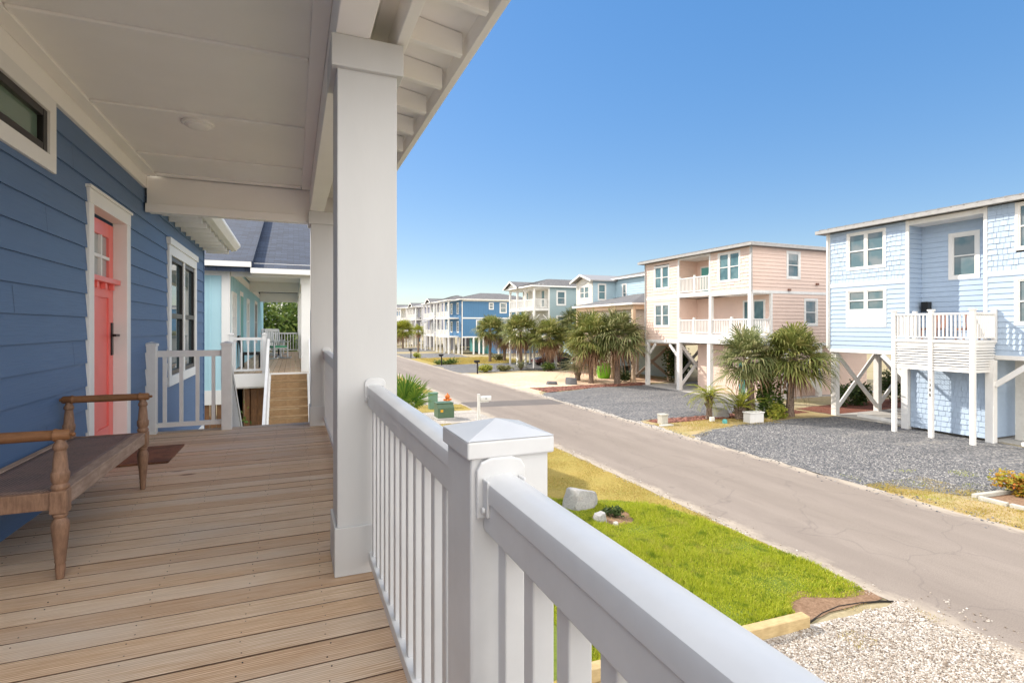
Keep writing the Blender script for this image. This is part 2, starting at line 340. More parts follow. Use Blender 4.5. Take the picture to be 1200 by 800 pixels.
def blade_mat(name, a, b, c, patches=None, transl=0.35):
    t = NT(name)
    col = t.ramp(t.island(), [(0, a), (0.5, b), (1, c)])
    f = t.noise(t.coord((1, 1, 1)), 0.9, 4)
    col = t.mix(t.ramp(f, [(0.38, (0, 0, 0, 1)), (0.62, (1, 1, 1, 1))]), col, t.mix(0.5, col, b))
    if patches:
        p1 = t.noise(t.coord((1, 1, 1)), 3.4, 4, 0.7); p2 = t.noise(t.coord((1, 1, 1)), 1.5, 5, 0.75)
        col = t.mix(t.ramp(p1, [(0.54, (0, 0, 0, 1)), (0.66, (0.75, 0.75, 0.75, 1))]), col, patches[0])
        col = t.mix(t.ramp(p2, [(0.56, (0, 0, 0, 1)), (0.70, (0.7, 0.7, 0.7, 1))]), col, patches[1])
    t.base(col); t.b.inputs['Roughness'].default_value = 0.55; t.b.inputs['Specular IOR Level'].default_value = 0.25
    tr = t.n('ShaderNodeBsdfTranslucent'); t.l(col, tr.inputs['Color'])
    mx = t.n('ShaderNodeMixShader'); mx.inputs[0].default_value = transl
    out = t.t.nodes['Material Output']
    t.l(t.b.outputs[0], mx.inputs[1]); t.l(tr.outputs[0], mx.inputs[2]); t.l(mx.outputs[0], out.inputs['Surface'])
    return t.m
M['blade'] = blade_mat('green_grass_blades', (0.19, 0.27, 0.014, 1), (0.42, 0.47, 0.03, 1), (0.62, 0.57, 0.09, 1), ((0.11, 0.20, 0.012, 1), (0.42, 0.36, 0.10, 1)))
M['dryblade'] = blade_mat('autumn_grass_blades', (0.34, 0.21, 0.06, 1), (0.50, 0.38, 0.12, 1), (0.30, 0.33, 0.06, 1))
M['frond'] = blade_mat('sabal_fronds', (0.07, 0.10, 0.024, 1), (0.20, 0.22, 0.055, 1), (0.46, 0.40, 0.15, 1), transl=0.3)
M['frond2'] = blade_mat('dusty_sabal_fronds', (0.07, 0.10, 0.035, 1), (0.20, 0.22, 0.08, 1), (0.46, 0.41, 0.21, 1), transl=0.3)
M['youngfrond'] = blade_mat('fresh_fan_fronds', (0.06, 0.16, 0.03, 1), (0.16, 0.29, 0.04, 1), (0.36, 0.42, 0.06, 1), transl=0.35)
M['yellowfrond'] = blade_mat('yellow_green_fronds', (0.12, 0.16, 0.02, 1), (0.28, 0.30, 0.04, 1), (0.45, 0.40, 0.06, 1), transl=0.3)
M['greyfrond'] = blade_mat('grey_green_fronds', (0.12, 0.14, 0.06, 1), (0.24, 0.25, 0.13, 1), (0.38, 0.34, 0.18, 1), transl=0.25)
M['dead'] = blade_mat('dead_brown_fronds', (0.16, 0.09, 0.05, 1), (0.30, 0.18, 0.11, 1), (0.42, 0.28, 0.18, 1), transl=0.2)
M['leaf'] = blade_mat('dark_green_leaves', (0.02, 0.04, 0.01, 1), (0.05, 0.085, 0.02, 1), (0.11, 0.14, 0.03, 1), transl=0.3)
M['leafmid'] = blade_mat('mid_green_leaves', (0.05, 0.09, 0.02, 1), (0.10, 0.16, 0.03, 1), (0.20, 0.24, 0.05, 1), transl=0.3)
M['leafred'] = blade_mat('red_yellow_leaves', (0.42, 0.10, 0.02, 1), (0.40, 0.28, 0.03, 1), (0.20, 0.26, 0.03, 1), transl=0.3)
M['oliveleaf'] = blade_mat('olive_leaves', (0.10, 0.10, 0.03, 1), (0.17, 0.17, 0.06, 1), (0.28, 0.25, 0.11, 1), transl=0.25)
def trunk_mat():
    t = NT('palm_trunk_bark'); 
    w = t.n('ShaderNodeTexWave', wave_type='BANDS', bands_direction='Z'); w.inputs['Scale'].default_value = 4.0; w.inputs['Distortion'].default_value = 5
    t.l(t.coord((1, 1, 1)), w.inputs['Vector'])
    f = t.noise(t.coord((6, 6, 2)), 4, 5)
    t.base(t.mix(t.ramp(f, [(0.35, (0, 0, 0, 1)), (0.7, (1, 1, 1, 1))]), (0.13, 0.085, 0.06, 1), (0.30, 0.225, 0.175, 1)))
    t.b.inputs['Roughness'].default_value = 0.95; t.bump(w.outputs['Fac'], 0.6, 0.03); return t.m
M['trunk'] = trunk_mat()
M['rock'] = ground_mix('grey_granite', [(0.3, (0.26, 0.26, 0.27, 1)), (0.55, (0.36, 0.355, 0.35, 1)), (0.7, (0.30, 0.27, 0.24, 1))], 2.5, [(0.3, (0.18, 0.18, 0.18, 1)), (0.7, (0.50, 0.48, 0.45, 1))], 22, 0.5, 0.03)
M['darkrock'] = ground_mix('dark_granite', [(0.3, (0.09, 0.095, 0.105, 1)), (0.7, (0.16, 0.16, 0.17, 1))], 3, [(0.3, (0.06, 0.06, 0.07, 1)), (0.7, (0.22, 0.22, 0.22, 1))], 25, 0.5, 0.03)
M['greenbox'] = paint('utility_green', (0.075, 0.13, 0.075, 1), 0.5, 0.12, 0.02)
M['greybox'] = paint('utility_box_green_grey', (0.13, 0.24, 0.17, 1), 0.5, 0.1, 0.02)
M['hydrant'] = paint('orange_hydrant', (0.62, 0.17, 0.03, 1), 0.45, 0.1, 0)
M['lime'] = paint('lime_green_plastic', (0.22, 0.62, 0.03, 1), 0.5, 0.1, 0)
M['bin'] = paint('dark_green_bin', (0.012, 0.028, 0.02, 1), 0.5, 0.2, 0)
M['carred'] = paint('dark_red_car', (0.11, 0.010, 0.016, 1), 0.18, 0.05, 0, spec=0.7)
M['tyre'] = paint('tyre_rubber', (0.015, 0.015, 0.015, 1), 0.8, 0.1, 0)
M['chrome'] = paint('grey_rim', (0.35, 0.35, 0.36, 1), 0.3, 0.05, 0)
M['lens'] = paint('tail_lens', (0.35, 0.02, 0.02, 1), 0.2, 0.05, 0)
M['yellow'] = paint('yellow_label', (0.60, 0.32, 0.02, 1), 0.5, 0.05, 0)
M['greencush'] = paint('green_cushion', (0.10, 0.36, 0.20, 1), 0.8, 0.3, 0.1, nscale=14)
M['blackplastic'] = paint('black_edging', (0.02, 0.018, 0.016, 1), 0.7, 0.2, 0)
M['redfurn'] = paint('brown_outdoor_chair', (0.22, 0.10, 0.07, 1), 0.6, 0.1, 0)
M['stonepost'] = ground_mix('pale_stone', [(0.3, (0.42, 0.40, 0.34, 1)), (0.7, (0.52, 0.50, 0.44, 1))], 3, [(0.3, (0.3, 0.28, 0.24, 1)), (0.7, (0.6, 0.58, 0.52, 1))], 20, 0.4, 0.02)

# ------------------------------------------------------------------ object helpers
def origin_of(o):
    v = Vector((0, 0, 0))
    while o is not None:
        v += o.location; o = o.parent
    return v

class MB:
    def __init__(self): self.v = []; self.f = []
    def quad(self, *p):
        i = len(self.v); self.v += [tuple(q) for q in p]; self.f.append(tuple(range(i, i + len(p))))
    def box(self, x0, y0, z0, x1, y1, z1):
        x0, x1 = min(x0, x1), max(x0, x1); y0, y1 = min(y0, y1), max(y0, y1); z0, z1 = min(z0, z1), max(z0, z1)
        i = len(self.v)
        self.v += [(x0, y0, z0), (x1, y0, z0), (x1, y1, z0), (x0, y1, z0), (x0, y0, z1), (x1, y0, z1), (x1, y1, z1), (x0, y1, z1)]
        self.f += [(i, i + 3, i + 2, i + 1), (i + 4, i + 5, i + 6, i + 7), (i, i + 1, i + 5, i + 4), (i + 1, i + 2, i + 6, i + 5), (i + 2, i + 3, i + 7, i + 6), (i + 3, i, i + 4, i + 7)]
        return self
    def bar(self, a, b, w, h, up=(0, 0, 1)):
        a, b = Vector(a), Vector(b); d = (b - a).normalized(); up = Vector(up)
        s = d.cross(up)
        if s.length < 1e-4: s = d.cross(Vector((1, 0, 0)))
        s.normalize(); t = s.cross(d).normalized()
        i = len(self.v)
        for p in (a, b):
            for sw, sh in ((-1, -1), (1, -1), (1, 1), (-1, 1)):
                self.v.append(tuple(p + s * (sw * w / 2) + t * (sh * h / 2)))
        self.f += [(i, i + 1, i + 2, i + 3), (i + 4, i + 7, i + 6, i + 5)] + [(i + k, i + 4 + k, i + 4 + (k + 1) % 4, i + (k + 1) % 4) for k in range(4)]
        return self
    def prism(self, poly, vec):
        # poly: list of 3d points (planar), extruded by vec
        i = len(self.v); n = len(poly); vec = Vector(vec)
        self.v += [tuple(p) for p in poly] + [tuple(Vector(p) + vec) for p in poly]
        self.f += [tuple(range(i + n - 1, i - 1, -1)), tuple(range(i + n, i + 2 * n))]
        self.f += [(i + k, i + (k + 1) % n, i + n + (k + 1) % n, i + n + k) for k in range(n)]
        return self
    def lathe(self, prof, o=(0, 0, 0), axis=(0, 0, 1), n=20):
        # prof: (radius, height) along axis from o
        o = Vector(o); ax = Vector(axis).normalized()
        s = ax.orthogonal().normalized(); t = ax.cross(s)
        i = len(self.v)
        for r, h in prof:
            for k in range(n):
                a = 2 * math.pi * k / n
                self.v.append(tuple(o + ax * h + (s * math.cos(a) + t * math.sin(a)) * max(r, 1e-4)))
        for j in range(len(prof) - 1):
            for k in range(n):
                self.f.append((i + j * n + k, i + j * n + (k + 1) % n, i + (j + 1) * n + (k + 1) % n, i + (j + 1) * n + k))
        self.f.append(tuple(i + k for k in range(n - 1, -1, -1)))
        m = i + (len(prof) - 1) * n
        self.f.append(tuple(m + k for k in range(n)))
        return self
    def cyl(self, a, b, r0, r1=None, n=12):
        a, b = Vector(a), Vector(b)
        return self.lathe([(r0, 0), (r0 if r1 is None else r1, (b - a).length)], a, b - a, n)
    def build(self, name, mat, parent=None, bevel=0.0, smooth=False, seg=2):
        me = bpy.data.meshes.new(name)
        og = origin_of(parent) if parent is not None else Vector((0, 0, 0))
        me.from_pydata([(x - og.x, y - og.y, z - og.z) for x, y, z in self.v], [], self.f)
        me.materials.append(mat if not isinstance(mat, str) else M[mat])
        o = bpy.data.objects.new(name, me); COL.objects.link(o)
        if parent is not None: o.parent = parent
        if smooth:
            me.polygons.foreach_set('use_smooth', [True] * len(me.polygons))
            if smooth != 'all':
                me.set_sharp_from_angle(angle=R(40))
        if bevel:
            bv = o.modifiers.new('bevel', 'BEVEL'); bv.width = bevel; bv.segments = seg; bv.limit_method = 'ANGLE'; bv.angle_limit = R(50)
        return o

def npmesh(name, verts, faces, mat, parent=None, smooth=False):
    """verts (n,3), faces (m,k) numpy"""
    me = bpy.data.meshes.new(name); k = faces.shape[1]
    me.vertices.add(len(verts)); me.vertices.foreach_set('co', verts.astype(np.float32).ravel())
    me.loops.add(faces.size); me.loops.foreach_set('vertex_index', faces.astype(np.int32).ravel())
    me.polygons.add(len(faces)); me.polygons.foreach_set('loop_start', np.arange(0, faces.size, k, dtype=np.int32))
    me.update(calc_edges=True); me.validate()
    if smooth: me.polygons.foreach_set('use_smooth', [True] * len(me.polygons))
    me.materials.append(M[mat] if isinstance(mat, str) else mat)
    o = bpy.data.objects.new(name, me); COL.objects.link(o)
    if parent is not None: o.parent = parent
    return o

def tag(o, label, cat, group=None, kind=None):
    o['label'] = label; o['category'] = cat
    if group: o['group'] = group
    if kind: o['kind'] = kind
    return o
def thing(name, label, cat, loc=(0, 0, 0), group=None):
    o = bpy.data.objects.new(name, None); COL.objects.link(o); o.location = loc; o.empty_display_size = 0.2
    return tag(o, label, cat, group)
def struct(o, kind='structure'): o['kind'] = kind; return o
def sibling(o, parent, loc):
    c = o.copy(); COL.objects.link(c); c.parent = parent; c.location = loc; return c
def copy_tree(o, loc, rotz=0.0, scale=1.0, label=None, group=None, parent=None):
    c = o.copy(); COL.objects.link(c)
    if parent is None:
        c.location = loc; c.rotation_euler = (0, 0, rotz); c.scale = (scale, scale, scale)
        if label: c['label'] = label
        if group: c['group'] = group
    else: c.parent = parent
    for ch in o.children: copy_tree(ch, None, parent=c)
    return c

# wall frames: point = O + U*u + N*n + z
class F:
    def __init__(self, O, U, N): self.O, self.U, self.N = Vector(O), Vector(U), Vector(N)
    def p(self, u, z, n=0.0): return self.O + self.U * u + self.N * n + Vector((0, 0, z))
def front(x): return F((x, 0, 0), (0, 1, 0), (-1, 0, 0))     # faces the road from the far side
def ours(x): return F((x, 0, 0), (0, 1, 0), (1, 0, 0))       # faces the road from our side
def side(y): return F((0, y, 0), (1, 0, 0), (0, -1, 0))      # faces the camera end
def back(y): return F((0, y, 0), (1, 0, 0), (0, 1, 0))
def fbox(mb, f, u0, u1, z0, z1, n0, n1):
    a, b = f.p(u0, z0, n0), f.p(u1, z1, n1); return mb.box(a.x, a.y, a.z, b.x, b.y, b.z)

def free(u0, u1, hs):
    iv = [(u0, u1)]
    for a, b in hs:
        nv = []
        for c, d in iv:
            if b <= c or a >= d: nv.append((c, d)); continue
            if a > c: nv.append((c, a))
            if b < d: nv.append((b, d))
        iv = nv
    return iv
def lap(mb, f, u0, u1, z0, z1, holes=(), reveal=0.18, proud=0.013):
    a = z0
    while a < z1 - 1e-4:
        b = min(a + reveal, z1)
        cuts = sorted({a, b} | {h for hh in holes for h in (hh[2], hh[3]) if a < h < b})
        for lo, hi in zip(cuts[:-1], cuts[1:]):
            mid = (lo + hi) / 2
            for c, d in free(u0, u1, [(h[0], h[1]) for h in holes if h[2] < mid < h[3]]):
                pl, ph = proud * (1 - (lo - a) / reveal), proud * (1 - (hi - a) / reveal)
                mb.quad(f.p(c, lo, pl), f.p(d, lo, pl), f.p(d, hi, ph), f.p(c, hi, ph))
                if lo == a: mb.quad(f.p(c, lo, 0), f.p(d, lo, 0), f.p(d, lo, pl), f.p(c, lo, pl))
        a = b
    return mb
def shingle(mb, f, u0, u1, z0, z1, holes=(), reveal=0.205):
    r = random.Random(int(u0 * 100 + z0 * 37)); a = z0
    while a < z1 - 1e-4:
        b = min(a + reveal, z1); mid = (a + b) / 2
        for c, d in free(u0, u1, [(h[0], h[1]) for h in holes if h[2] < mid < h[3]]):
            u = c
            while u < d - 0.02:
                w = r.uniform(0.12, 0.26); e = min(u + w, d)
                if d - e < 0.08: e = d
                dz = r.uniform(-0.012, 0.006) if a > z0 else 0; pr = r.uniform(0.018, 0.032)
                q0, q1 = u + 0.005, e - 0.005
                mb.quad(f.p(q0, a + dz, pr), f.p(q1, a + dz, pr), f.p(q1, b, 0.003), f.p(q0, b, 0.003))
                mb.quad(f.p(q0, a + dz, -0.004), f.p(q1, a + dz, -0.004), f.p(q1, a + dz, pr), f.p(q0, a + dz, pr))
                u = e
            mb.quad(f.p(c, a, -0.006), f.p(d, a, -0.006), f.p(d, b, -0.006), f.p(c, b, -0.006))
        a = b
    return mb
def batten(mb, f, u0, u1, z0, z1, holes=(), step=0.4):
    zs = sorted({z0, z1} | {h for hh in holes for h in (hh[2], hh[3]) if z0 < h < z1})
    for lo, hi in zip(zs[:-1], zs[1:]):
        hs = [(h[0], h[1]) for h in holes if h[2] < (lo + hi) / 2 < h[3]]
        for c, d in free(u0, u1, hs): mb.quad(f.p(c, lo, 0), f.p(d, lo, 0), f.p(d, hi, 0), f.p(c, hi, 0))
        u = u0 + step * 0.5
        while u < u1:
            if not any(a - 0.03 < u < b + 0.03 for a, b in hs): fbox(mb, f, u - 0.022, u + 0.022, lo, hi, -0.002, 0.018)
            u += step
    return mb

def window(par, f, u0, u1, z0, z1, n=1, casing='trimfar', frame='trimfar', pane='glassfar', cw=0.10, grid=False, head=0.0, fw=0.045, hung=True, out=0.035, deep=0.05):
    """double-hung unit(s) in a casing; returns the hole for the wall"""
    mb = MB()
    fbox(mb, f, u0, u0 + cw, z0, z1, -deep, out); fbox(mb, f, u1 - cw, u1, z0, z1, -deep, out)
    fbox(mb, f, u0 + cw, u1 - cw, z1 - cw, z1, -deep, out + 0.002); fbox(mb, f, u0 + cw, u1 - cw, z0, z0 + cw, -deep, out + 0.002)
    if head: fbox(mb, f, u0 - 0.03, u1 + 0.03, z1 + 0.001, z1 + head, -0.005, out + 0.02)
    w = (u1 - u0 - 2 * cw) / n
    for k in range(1, n):
        c = u0 + cw + w * k; fbox(mb, f, c - 0.04, c + 0.04, z0 + cw, z1 - cw, -deep, out - 0.004)
    root = mb.build('window', casing, par, bevel=0.004 if out > 0.03 else 0)
    for k in range(n):
        a = u0 + cw + w * k + (0.04 if k else 0); b = u0 + cw + w * (k + 1) - (0.04 if k < n - 1 else 0)
        lo, hi = z0 + cw, z1 - cw; mid = (lo + hi) / 2
        s = MB()
        fbox(s, f, a, a + fw, lo, hi, -deep, out - 0.02); fbox(s, f, b - fw, b, lo, hi, -deep, out - 0.02)
        fbox(s, f, a + fw, b - fw, lo, lo + fw, -deep, out - 0.021); fbox(s, f, a + fw, b - fw, hi - fw, hi, -deep, out - 0.021)
        if hung: fbox(s, f, a + fw, b - fw, mid - fw * 0.55, mid + fw * 0.55, -deep, out - 0.018)
        if grid:
            for g in range(1, grid + 1):
                c = a + (b - a) * g / (grid + 1); fbox(s, f, c - 0.012, c + 0.012, lo + fw, hi - fw, -deep, out - 0.028)
            for q in (0.25, 0.75):
                fbox(s, f, a + fw, b - fw, lo + (hi - lo) * q - 0.012, lo + (hi - lo) * q + 0.012, -deep, out - 0.03)
        s.build('sash', frame, root)
        p = MB(); fbox(p, f, a + fw * 0.5, b - fw * 0.5, lo + fw * 0.5, hi - fw * 0.5, -deep, -deep + 0.03 if deep > 0.04 else -deep + 0.02)
        p.build('pane', pane, root)
    return (u0 + 0.03, u1 - 0.03, z0 + 0.03, z1 - 0.03)

def railing(par, a, b, z0, h=0.94, mat='vinyl', step=0.115, posts=(), pw=0.12, rail=0.075, bal=0.035, indiv=True, bottom=0.09):
    """straight level run from a to b (xy) standing on z0"""
    a, b = Vector((a[0], a[1], 0)), Vector((b[0], b[1], 0)); d = b - a; L = d.length; d.normalize()
    A = lambda t, z: a + d * t + Vector((0, 0, z0 + z))
    mb = MB().bar(A(0, h - 0.035), A(L, h - 0.035), rail, 0.07)
    root = mb.build('railing', mat, par)
    MB().bar(A(0, bottom), A(L, bottom), rail * 0.8, 0.05).build('bottom_rail', mat, root)
    n = max(1, int(L / step)); st = L / n
    proto = None
    if indiv:
        for k in range(n):
            p = A(st * (k + 0.5), 0)
            if proto is None:
                m = MB(); m.box(p.x - bal / 2, p.y - bal / 2, p.z + bottom, p.x + bal / 2, p.y + bal / 2, p.z + h - 0.06)
                proto = m.build('baluster', mat, root); p0 = p
            else: sibling(proto, root, p - p0)
    else:
        m = MB()
        for k in range(n):
            p = A(st * (k + 0.5), 0); m.box(p.x - bal / 2, p.y - bal / 2, p.z + bottom, p.x + bal / 2, p.y + bal / 2, p.z + h - 0.06)
        o = m.build('balusters', mat, root); o['kind'] = 'stuff'
    for t in posts:
        p = A(L * t, 0); w = pw / 2
        q = MB().box(p.x - w, p.y - w, z0 + 0.001, p.x + w, p.y + w, z0 + h + 0.06).build('railing_post', mat, par)
        c = MB(); c.box(p.x - w - 0.012, p.y - w - 0.012, z0 + h + 0.06, p.x + w + 0.012, p.y + w + 0.012, z0 + h + 0.09)
        i = len(c.v); e = w + 0.012; zt = z0 + h + 0.0905
        c.v += [(p.x - e, p.y - e, zt), (p.x + e, p.y - e, zt), (p.x + e, p.y + e, zt), (p.x - e, p.y + e, zt), (p.x, p.y, zt + 0.04)]
        c.f += [(i, i + 1, i + 4), (i + 1, i + 2, i + 4), (i + 2, i + 3, i + 4), (i + 3, i, i + 4)]
        c.build('post_cap', mat, q)
    return root

def hip_roof(par, x0, y0, x1, y1, z, rise, mat, seams=False, thick=0.16, fascia='trimfar', name='roof'):
    """hip roof whose eaves are the rectangle; ridge along the longer side"""
    w, d = x1 - x0, y1 - y0; m = min(w, d) / 2
    if w >= d: r0, r1 = (x0 + m, y0 + m), (x1 - m, y0 + m)
    else: r0, r1 = (x0 + m, y0 + m), (x0 + m, y1 - m)
    zt = z + thick
    A, B, C, D = (x0, y0, zt), (x1, y0, zt), (x1, y1, zt), (x0, y1, zt)
    P, Q = (r0[0], r0[1], zt + rise), (r1[0], r1[1], zt + rise)
    mb = MB()
    if w >= d: mb.quad(A, B, Q, P); mb.quad(B, C, Q); mb.quad(C, D, P, Q); mb.quad(D, A, P)
    else: mb.quad(A, B, P); mb.quad(B, C, Q, P); mb.quad(C, D, Q); mb.quad(D, A, P, Q)
    if seams:
        def run(a, b, inw):
            a, b, inw = Vector(a), Vector(b), Vector(inw); L = (b - a).length; dd = (b - a).normalized(); s = 0.25
            while s < L:
                q = min(s, L - s, m); e0 = a + dd * s; e1 = e0 + inw * q + Vector((0, 0, rise * q / m))
                if q > 0.1: mb.bar(e0 - inw * 0.02 + Vector((0, 0, 0.012)), e1 + Vector((0, 0, 0.012)), 0.035, 0.05)
                s += 0.42
        run(A, B, (0, 1, 0)); run(B, C, (-1, 0, 0)); run(C, D, (0, -1, 0)); run(D, A, (1, 0, 0))
    rf = mb.build(name, mat, par)
    s = MB(); i = 0.004
    s.quad((x0 + i, y0 + i, z), (x1 - i, y0 + i, z), (x1 - i, y1 - i, z), (x0 + i, y1 - i, z))
    t = 0.03
    s.box(x0, y0, z - 0.03, x1, y0 + t, zt - 0.004); s.box(x0, y1 - t, z - 0.03, x1, y1, zt - 0.004)
    s.box(x0, y0 + t, z - 0.03, x0 + t, y1 - t, zt - 0.004); s.box(x1 - t, y0 + t, z - 0.03, x1, y1 - t, zt - 0.004)
    s.build('eave_fascia', fascia, rf)
    return rf
def gable_roof_x(par, x0, y0, x1, y1, z, rise, mat, thick=0.14, name='roof', fascia='trimfar', fill=None):
    """ridge along X"""
    ym = (y0 + y1) / 2
    prof = [(x0, y0, z), (x0, ym, z + rise), (x0, y1, z), (x0, y1, z + thick), (x0, ym, z + rise + thick), (x0, y0, z + thick)]
    rf = MB().prism(prof, (x1 - x0, 0, 0)).build(name, mat, par)
    for xx, o in ((x0 - 0.03, 0), (x1 + 0.004, 0)):
        s = MB(); pts = [(xx, y0, z - 0.06), (xx, ym, z + rise - 0.06), (xx, y1, z - 0.06), (xx, y1, z + thick + 0.02), (xx, ym, z + rise + thick + 0.02), (xx, y0, z + thick + 0.02)]
        s.prism(pts, (0.026, 0, 0)).build('rake_board', fascia, rf)
    if fill:
        g = MB(); g.prism([(x0 + 0.3, y0 + 0.25, z), (x0 + 0.3, ym, z + rise - 0.1), (x0 + 0.3, y1 - 0.25, z)], (0.05, 0, 0)); g.build('gable_wall', fill, rf)
    return rf

# ------------------------------------------------------------------ the setting: ground, road, drives, beds
def patch(name, pts, z, mat, jit=0.0, step=0.35, seed=1, kind='structure'):
    r = random.Random(seed); out = []
    for i, a in enumerate(pts):
        b = pts[(i + 1) % len(pts)]; a2, b2 = Vector((a[0], a[1])), Vector((b[0], b[1])); L = (b2 - a2).length
        nn = max(1, int(L / step)) if jit else 1
        dv = (b2 - a2) / max(L, 1e-6); nv = Vector((-dv.y, dv.x)); w = 0.0
        for k in range(nn):
            p = a2 + (b2 - a2) * (k / nn)
            if k: w = w * 0.7 + r.uniform(-jit, jit); p = p + nv * w
            out.append((p.x, p.y, z))
    me = bpy.data.meshes.new(name); me.from_pydata(out, [], [tuple(range(len(out)))])
    me.materials.append(M[mat]); o = bpy.data.objects.new(name, me); COL.objects.link(o); o['kind'] = kind
    return o
patch('ground', [(-2500, -2500), (2500, -2500), (2500, 4000), (-2500, 4000)], 0, 'dryground')
RX0, RX1 = 8.5, 13.8
patch('road', [(RX0, -40), (RX1, -40), (RX1 + 0.2, 90), (RX1 + 0.2, 420), (RX0 - 0.3, 420), (RX0 - 0.2, 90)], 0.016, 'road', 0.035, 0.4, 3)
patch('sand_shoulder', [(RX1 - 0.15, -40), (RX1 + 0.55, -40), (RX1 + 0.65, 46), (RX1 - 0.15, 46)], 0.008, 'whitegravel', 0.10, 0.4, 5)
patch('sand_shoulder', [(RX0 - 0.22, 5.6), (RX0 + 0.2, 5.6), (RX0 + 0.2, 60), (RX0 - 0.22, 60)], 0.008, 'whitegravel', 0.05, 0.4, 6)
patch('dark_road_band', [(RX0 + 0.02, 26.3), (RX1 - 0.1, 25.6), (RX1 - 0.1, 27.6), (RX0 + 0.02, 28.2)], 0.020, 'patch', 0.04, 0.4, 7)  # darker band laid across the road
# our side
patch('gravel_driveway', [(0.9, -12), (8.6, -12), (8.62, 2.0), (8.55, 5.2), (6.9, 5.28), (0.9, 5.45)], 0.010, 'whitegravel', 0.03, 0.4, 8)
patch('lawn', [(0.7, 5.45), (6.6, 5.5), (7.3, 5.85), (8.1, 5.5), (8.42, 5.55), (8.45, 20.6), (0.7, 21.6)], 0.012, 'drylawn', 0.04, 0.4, 9)
patch('green_lawn', [(0.8, 5.5), (6.6, 5.55), (7.2, 6.05), (8.1, 5.9), (8.38, 7.3), (8.2, 9.0), (7.75, 10.4), (6.9, 11.0), (5.4, 11.6), (0.8, 12.8)], 0.016, 'lawnbase', 0.10, 0.3, 10)
patch('soil_strip', [(6.60, 5.36), (8.40, 5.36), (8.44, 5.62), (8.0, 5.75), (7.4, 6.02), (6.95, 5.80)], 0.020, 'soil', 0.05, 0.2, 11)
patch('gravel_driveway', [(1.0, 22.3), (8.42, 22.3), (8.42, 25.5), (1.0, 25.9)], 0.012, 'whitegravel', 0.10, 0.4, 12)
patch('grass_verge', [(1.0, 20.6), (8.44, 20.3), (8.44, 22.3), (1.0, 22.3)], 0.014, 'drylawn', 0.12, 0.4, 13)
patch('grass_verge', [(1.0, 25.7), (8.44, 25.5), (8.44, 27.6), (6.9, 28.0), (1.0, 28.3)], 0.014, 'drylawn', 0.12, 0.4, 14)
patch('gravel_driveway', [(1.0, 28.2), (8.42, 27.8), (8.36, 33.0), (1.0, 33.0)], 0.010, 'whitegravel', 0.12, 0.4, 15)
patch('grass_verge', [(1.0, 33.0), (8.32, 33.0), (8.3, 60), (1.0, 60)], 0.012, 'drylawn', 0.15, 0.5, 16)
# far side
patch('grass_verge', [(RX1 + 0.1, -20), (15.6, -20), (15.6, 6.6), (15.2, 8.1), (14.35, 9.3), (RX1 + 0.12, 9.8)], 0.012, 'verge', 0.12, 0.3, 17)
patch('gravel_driveway', [(RX1 + 0.15, 9.5), (14.5, 8.9), (15.4, 7.9), (17.0, 7.6), (23.6, 6.5), (23.6, 17.2), (18.8, 17.3), (15.8, 16.9), (RX1 + 0.25, 15.6)], 0.016, 'gravel', 0.12, 0.35, 18)
patch('mulch_bed', [(15.5, 7.6), (15.5, 2.0), (19.0, 2.0), (19.0, 7.35)], 0.020, 'soil', 0.03, 0.4, 19)
patch('grass_verge', [(RX1 + 0.2, 15.8), (15.8, 17.0), (18.8, 17.45), (23.6, 17.3), (23.6, 19.8), (14.2, 19.4)], 0.012, 'verge', 0.10, 0.3, 20)
patch('mulch_bed', [(14.7, 18.75), (23.4, 18.4), (23.4, 19.75), (14.5, 19.55)], 0.018, 'mulch', 0.08, 0.3, 21)
patch('mulch_bed', [(23.8, 17.6), (36, 17.6), (36, 20.4), (23.8, 19.6)], 0.018, 'mulch', 0.08, 0.3, 22)
patch('gravel_driveway', [(RX1 + 0.25, 19.6), (23.6, 19.8), (23.6, 31.6), (19.0, 31.6), (14.6, 30.2), (RX1 + 0.35, 29.0)], 0.014, 'gravel', 0.12, 0.35, 23)
patch('mulch_bed', [(15.0, 30.4), (19.0, 31.7), (24.2, 31.7), (24.2, 33.2), (19.0, 33.2), (15.0, 31.8)], 0.018, 'mulch', 0.12, 0.3, 24)
patch('sand_patch', [(RX1 + 0.3, 29.5), (15.2, 31.4), (19.0, 32.8), (27.0, 33.0), (27.0, 45.2), (RX1 + 0.4, 44.6)], 0.012, 'sand', 0.2, 0.4, 25)
patch('gravel_driveway', [(RX1 + 0.35, 46.2), (25.0, 46.6), (25.0, 57.0), (RX1 + 0.35, 57.0)], 0.014, 'gravel', 0.15, 0.4, 26)
patch('grass_verge', [(RX1 + 0.35, 57.2), (27.0, 57.0), (27.0, 70.0), (RX1 + 0.35, 70.0)], 0.012, 'drylawn', 0.2, 0.5, 27)
patch('gravel_driveway', [(RX1 + 0.4, 70.2), (23.0, 70.0), (23.0, 82.0), (RX1 + 0.4, 83.0)], 0.014, 'gravel', 0.2, 0.5, 28)
patch('gravel_driveway', [(RX1 + 0.4, 90), (23.0, 90), (23.0, 106), (RX1 + 0.4, 106)], 0.014, 'gravel', 0.2, 0.5, 29)
for x0, y0, x1, y1 in ((23.8, 7.7, 35, 17.5), (23.3, 22.3, 35, 31.9)):
    struct(MB().box(x0, y0, -0.05, x1, y1, 0.03).build('concrete_slab', 'concrete'))

# ------------------------------------------------------------------ our house: the blue porch
WX, DZ = -1.526, 3.0
HO = thing('beach_house', 'blue lap sided house with a covered white porch over a weathered plank deck', 'house', (-4.0, 2.0, 0))
fw_ = ours(WX)
holes = []
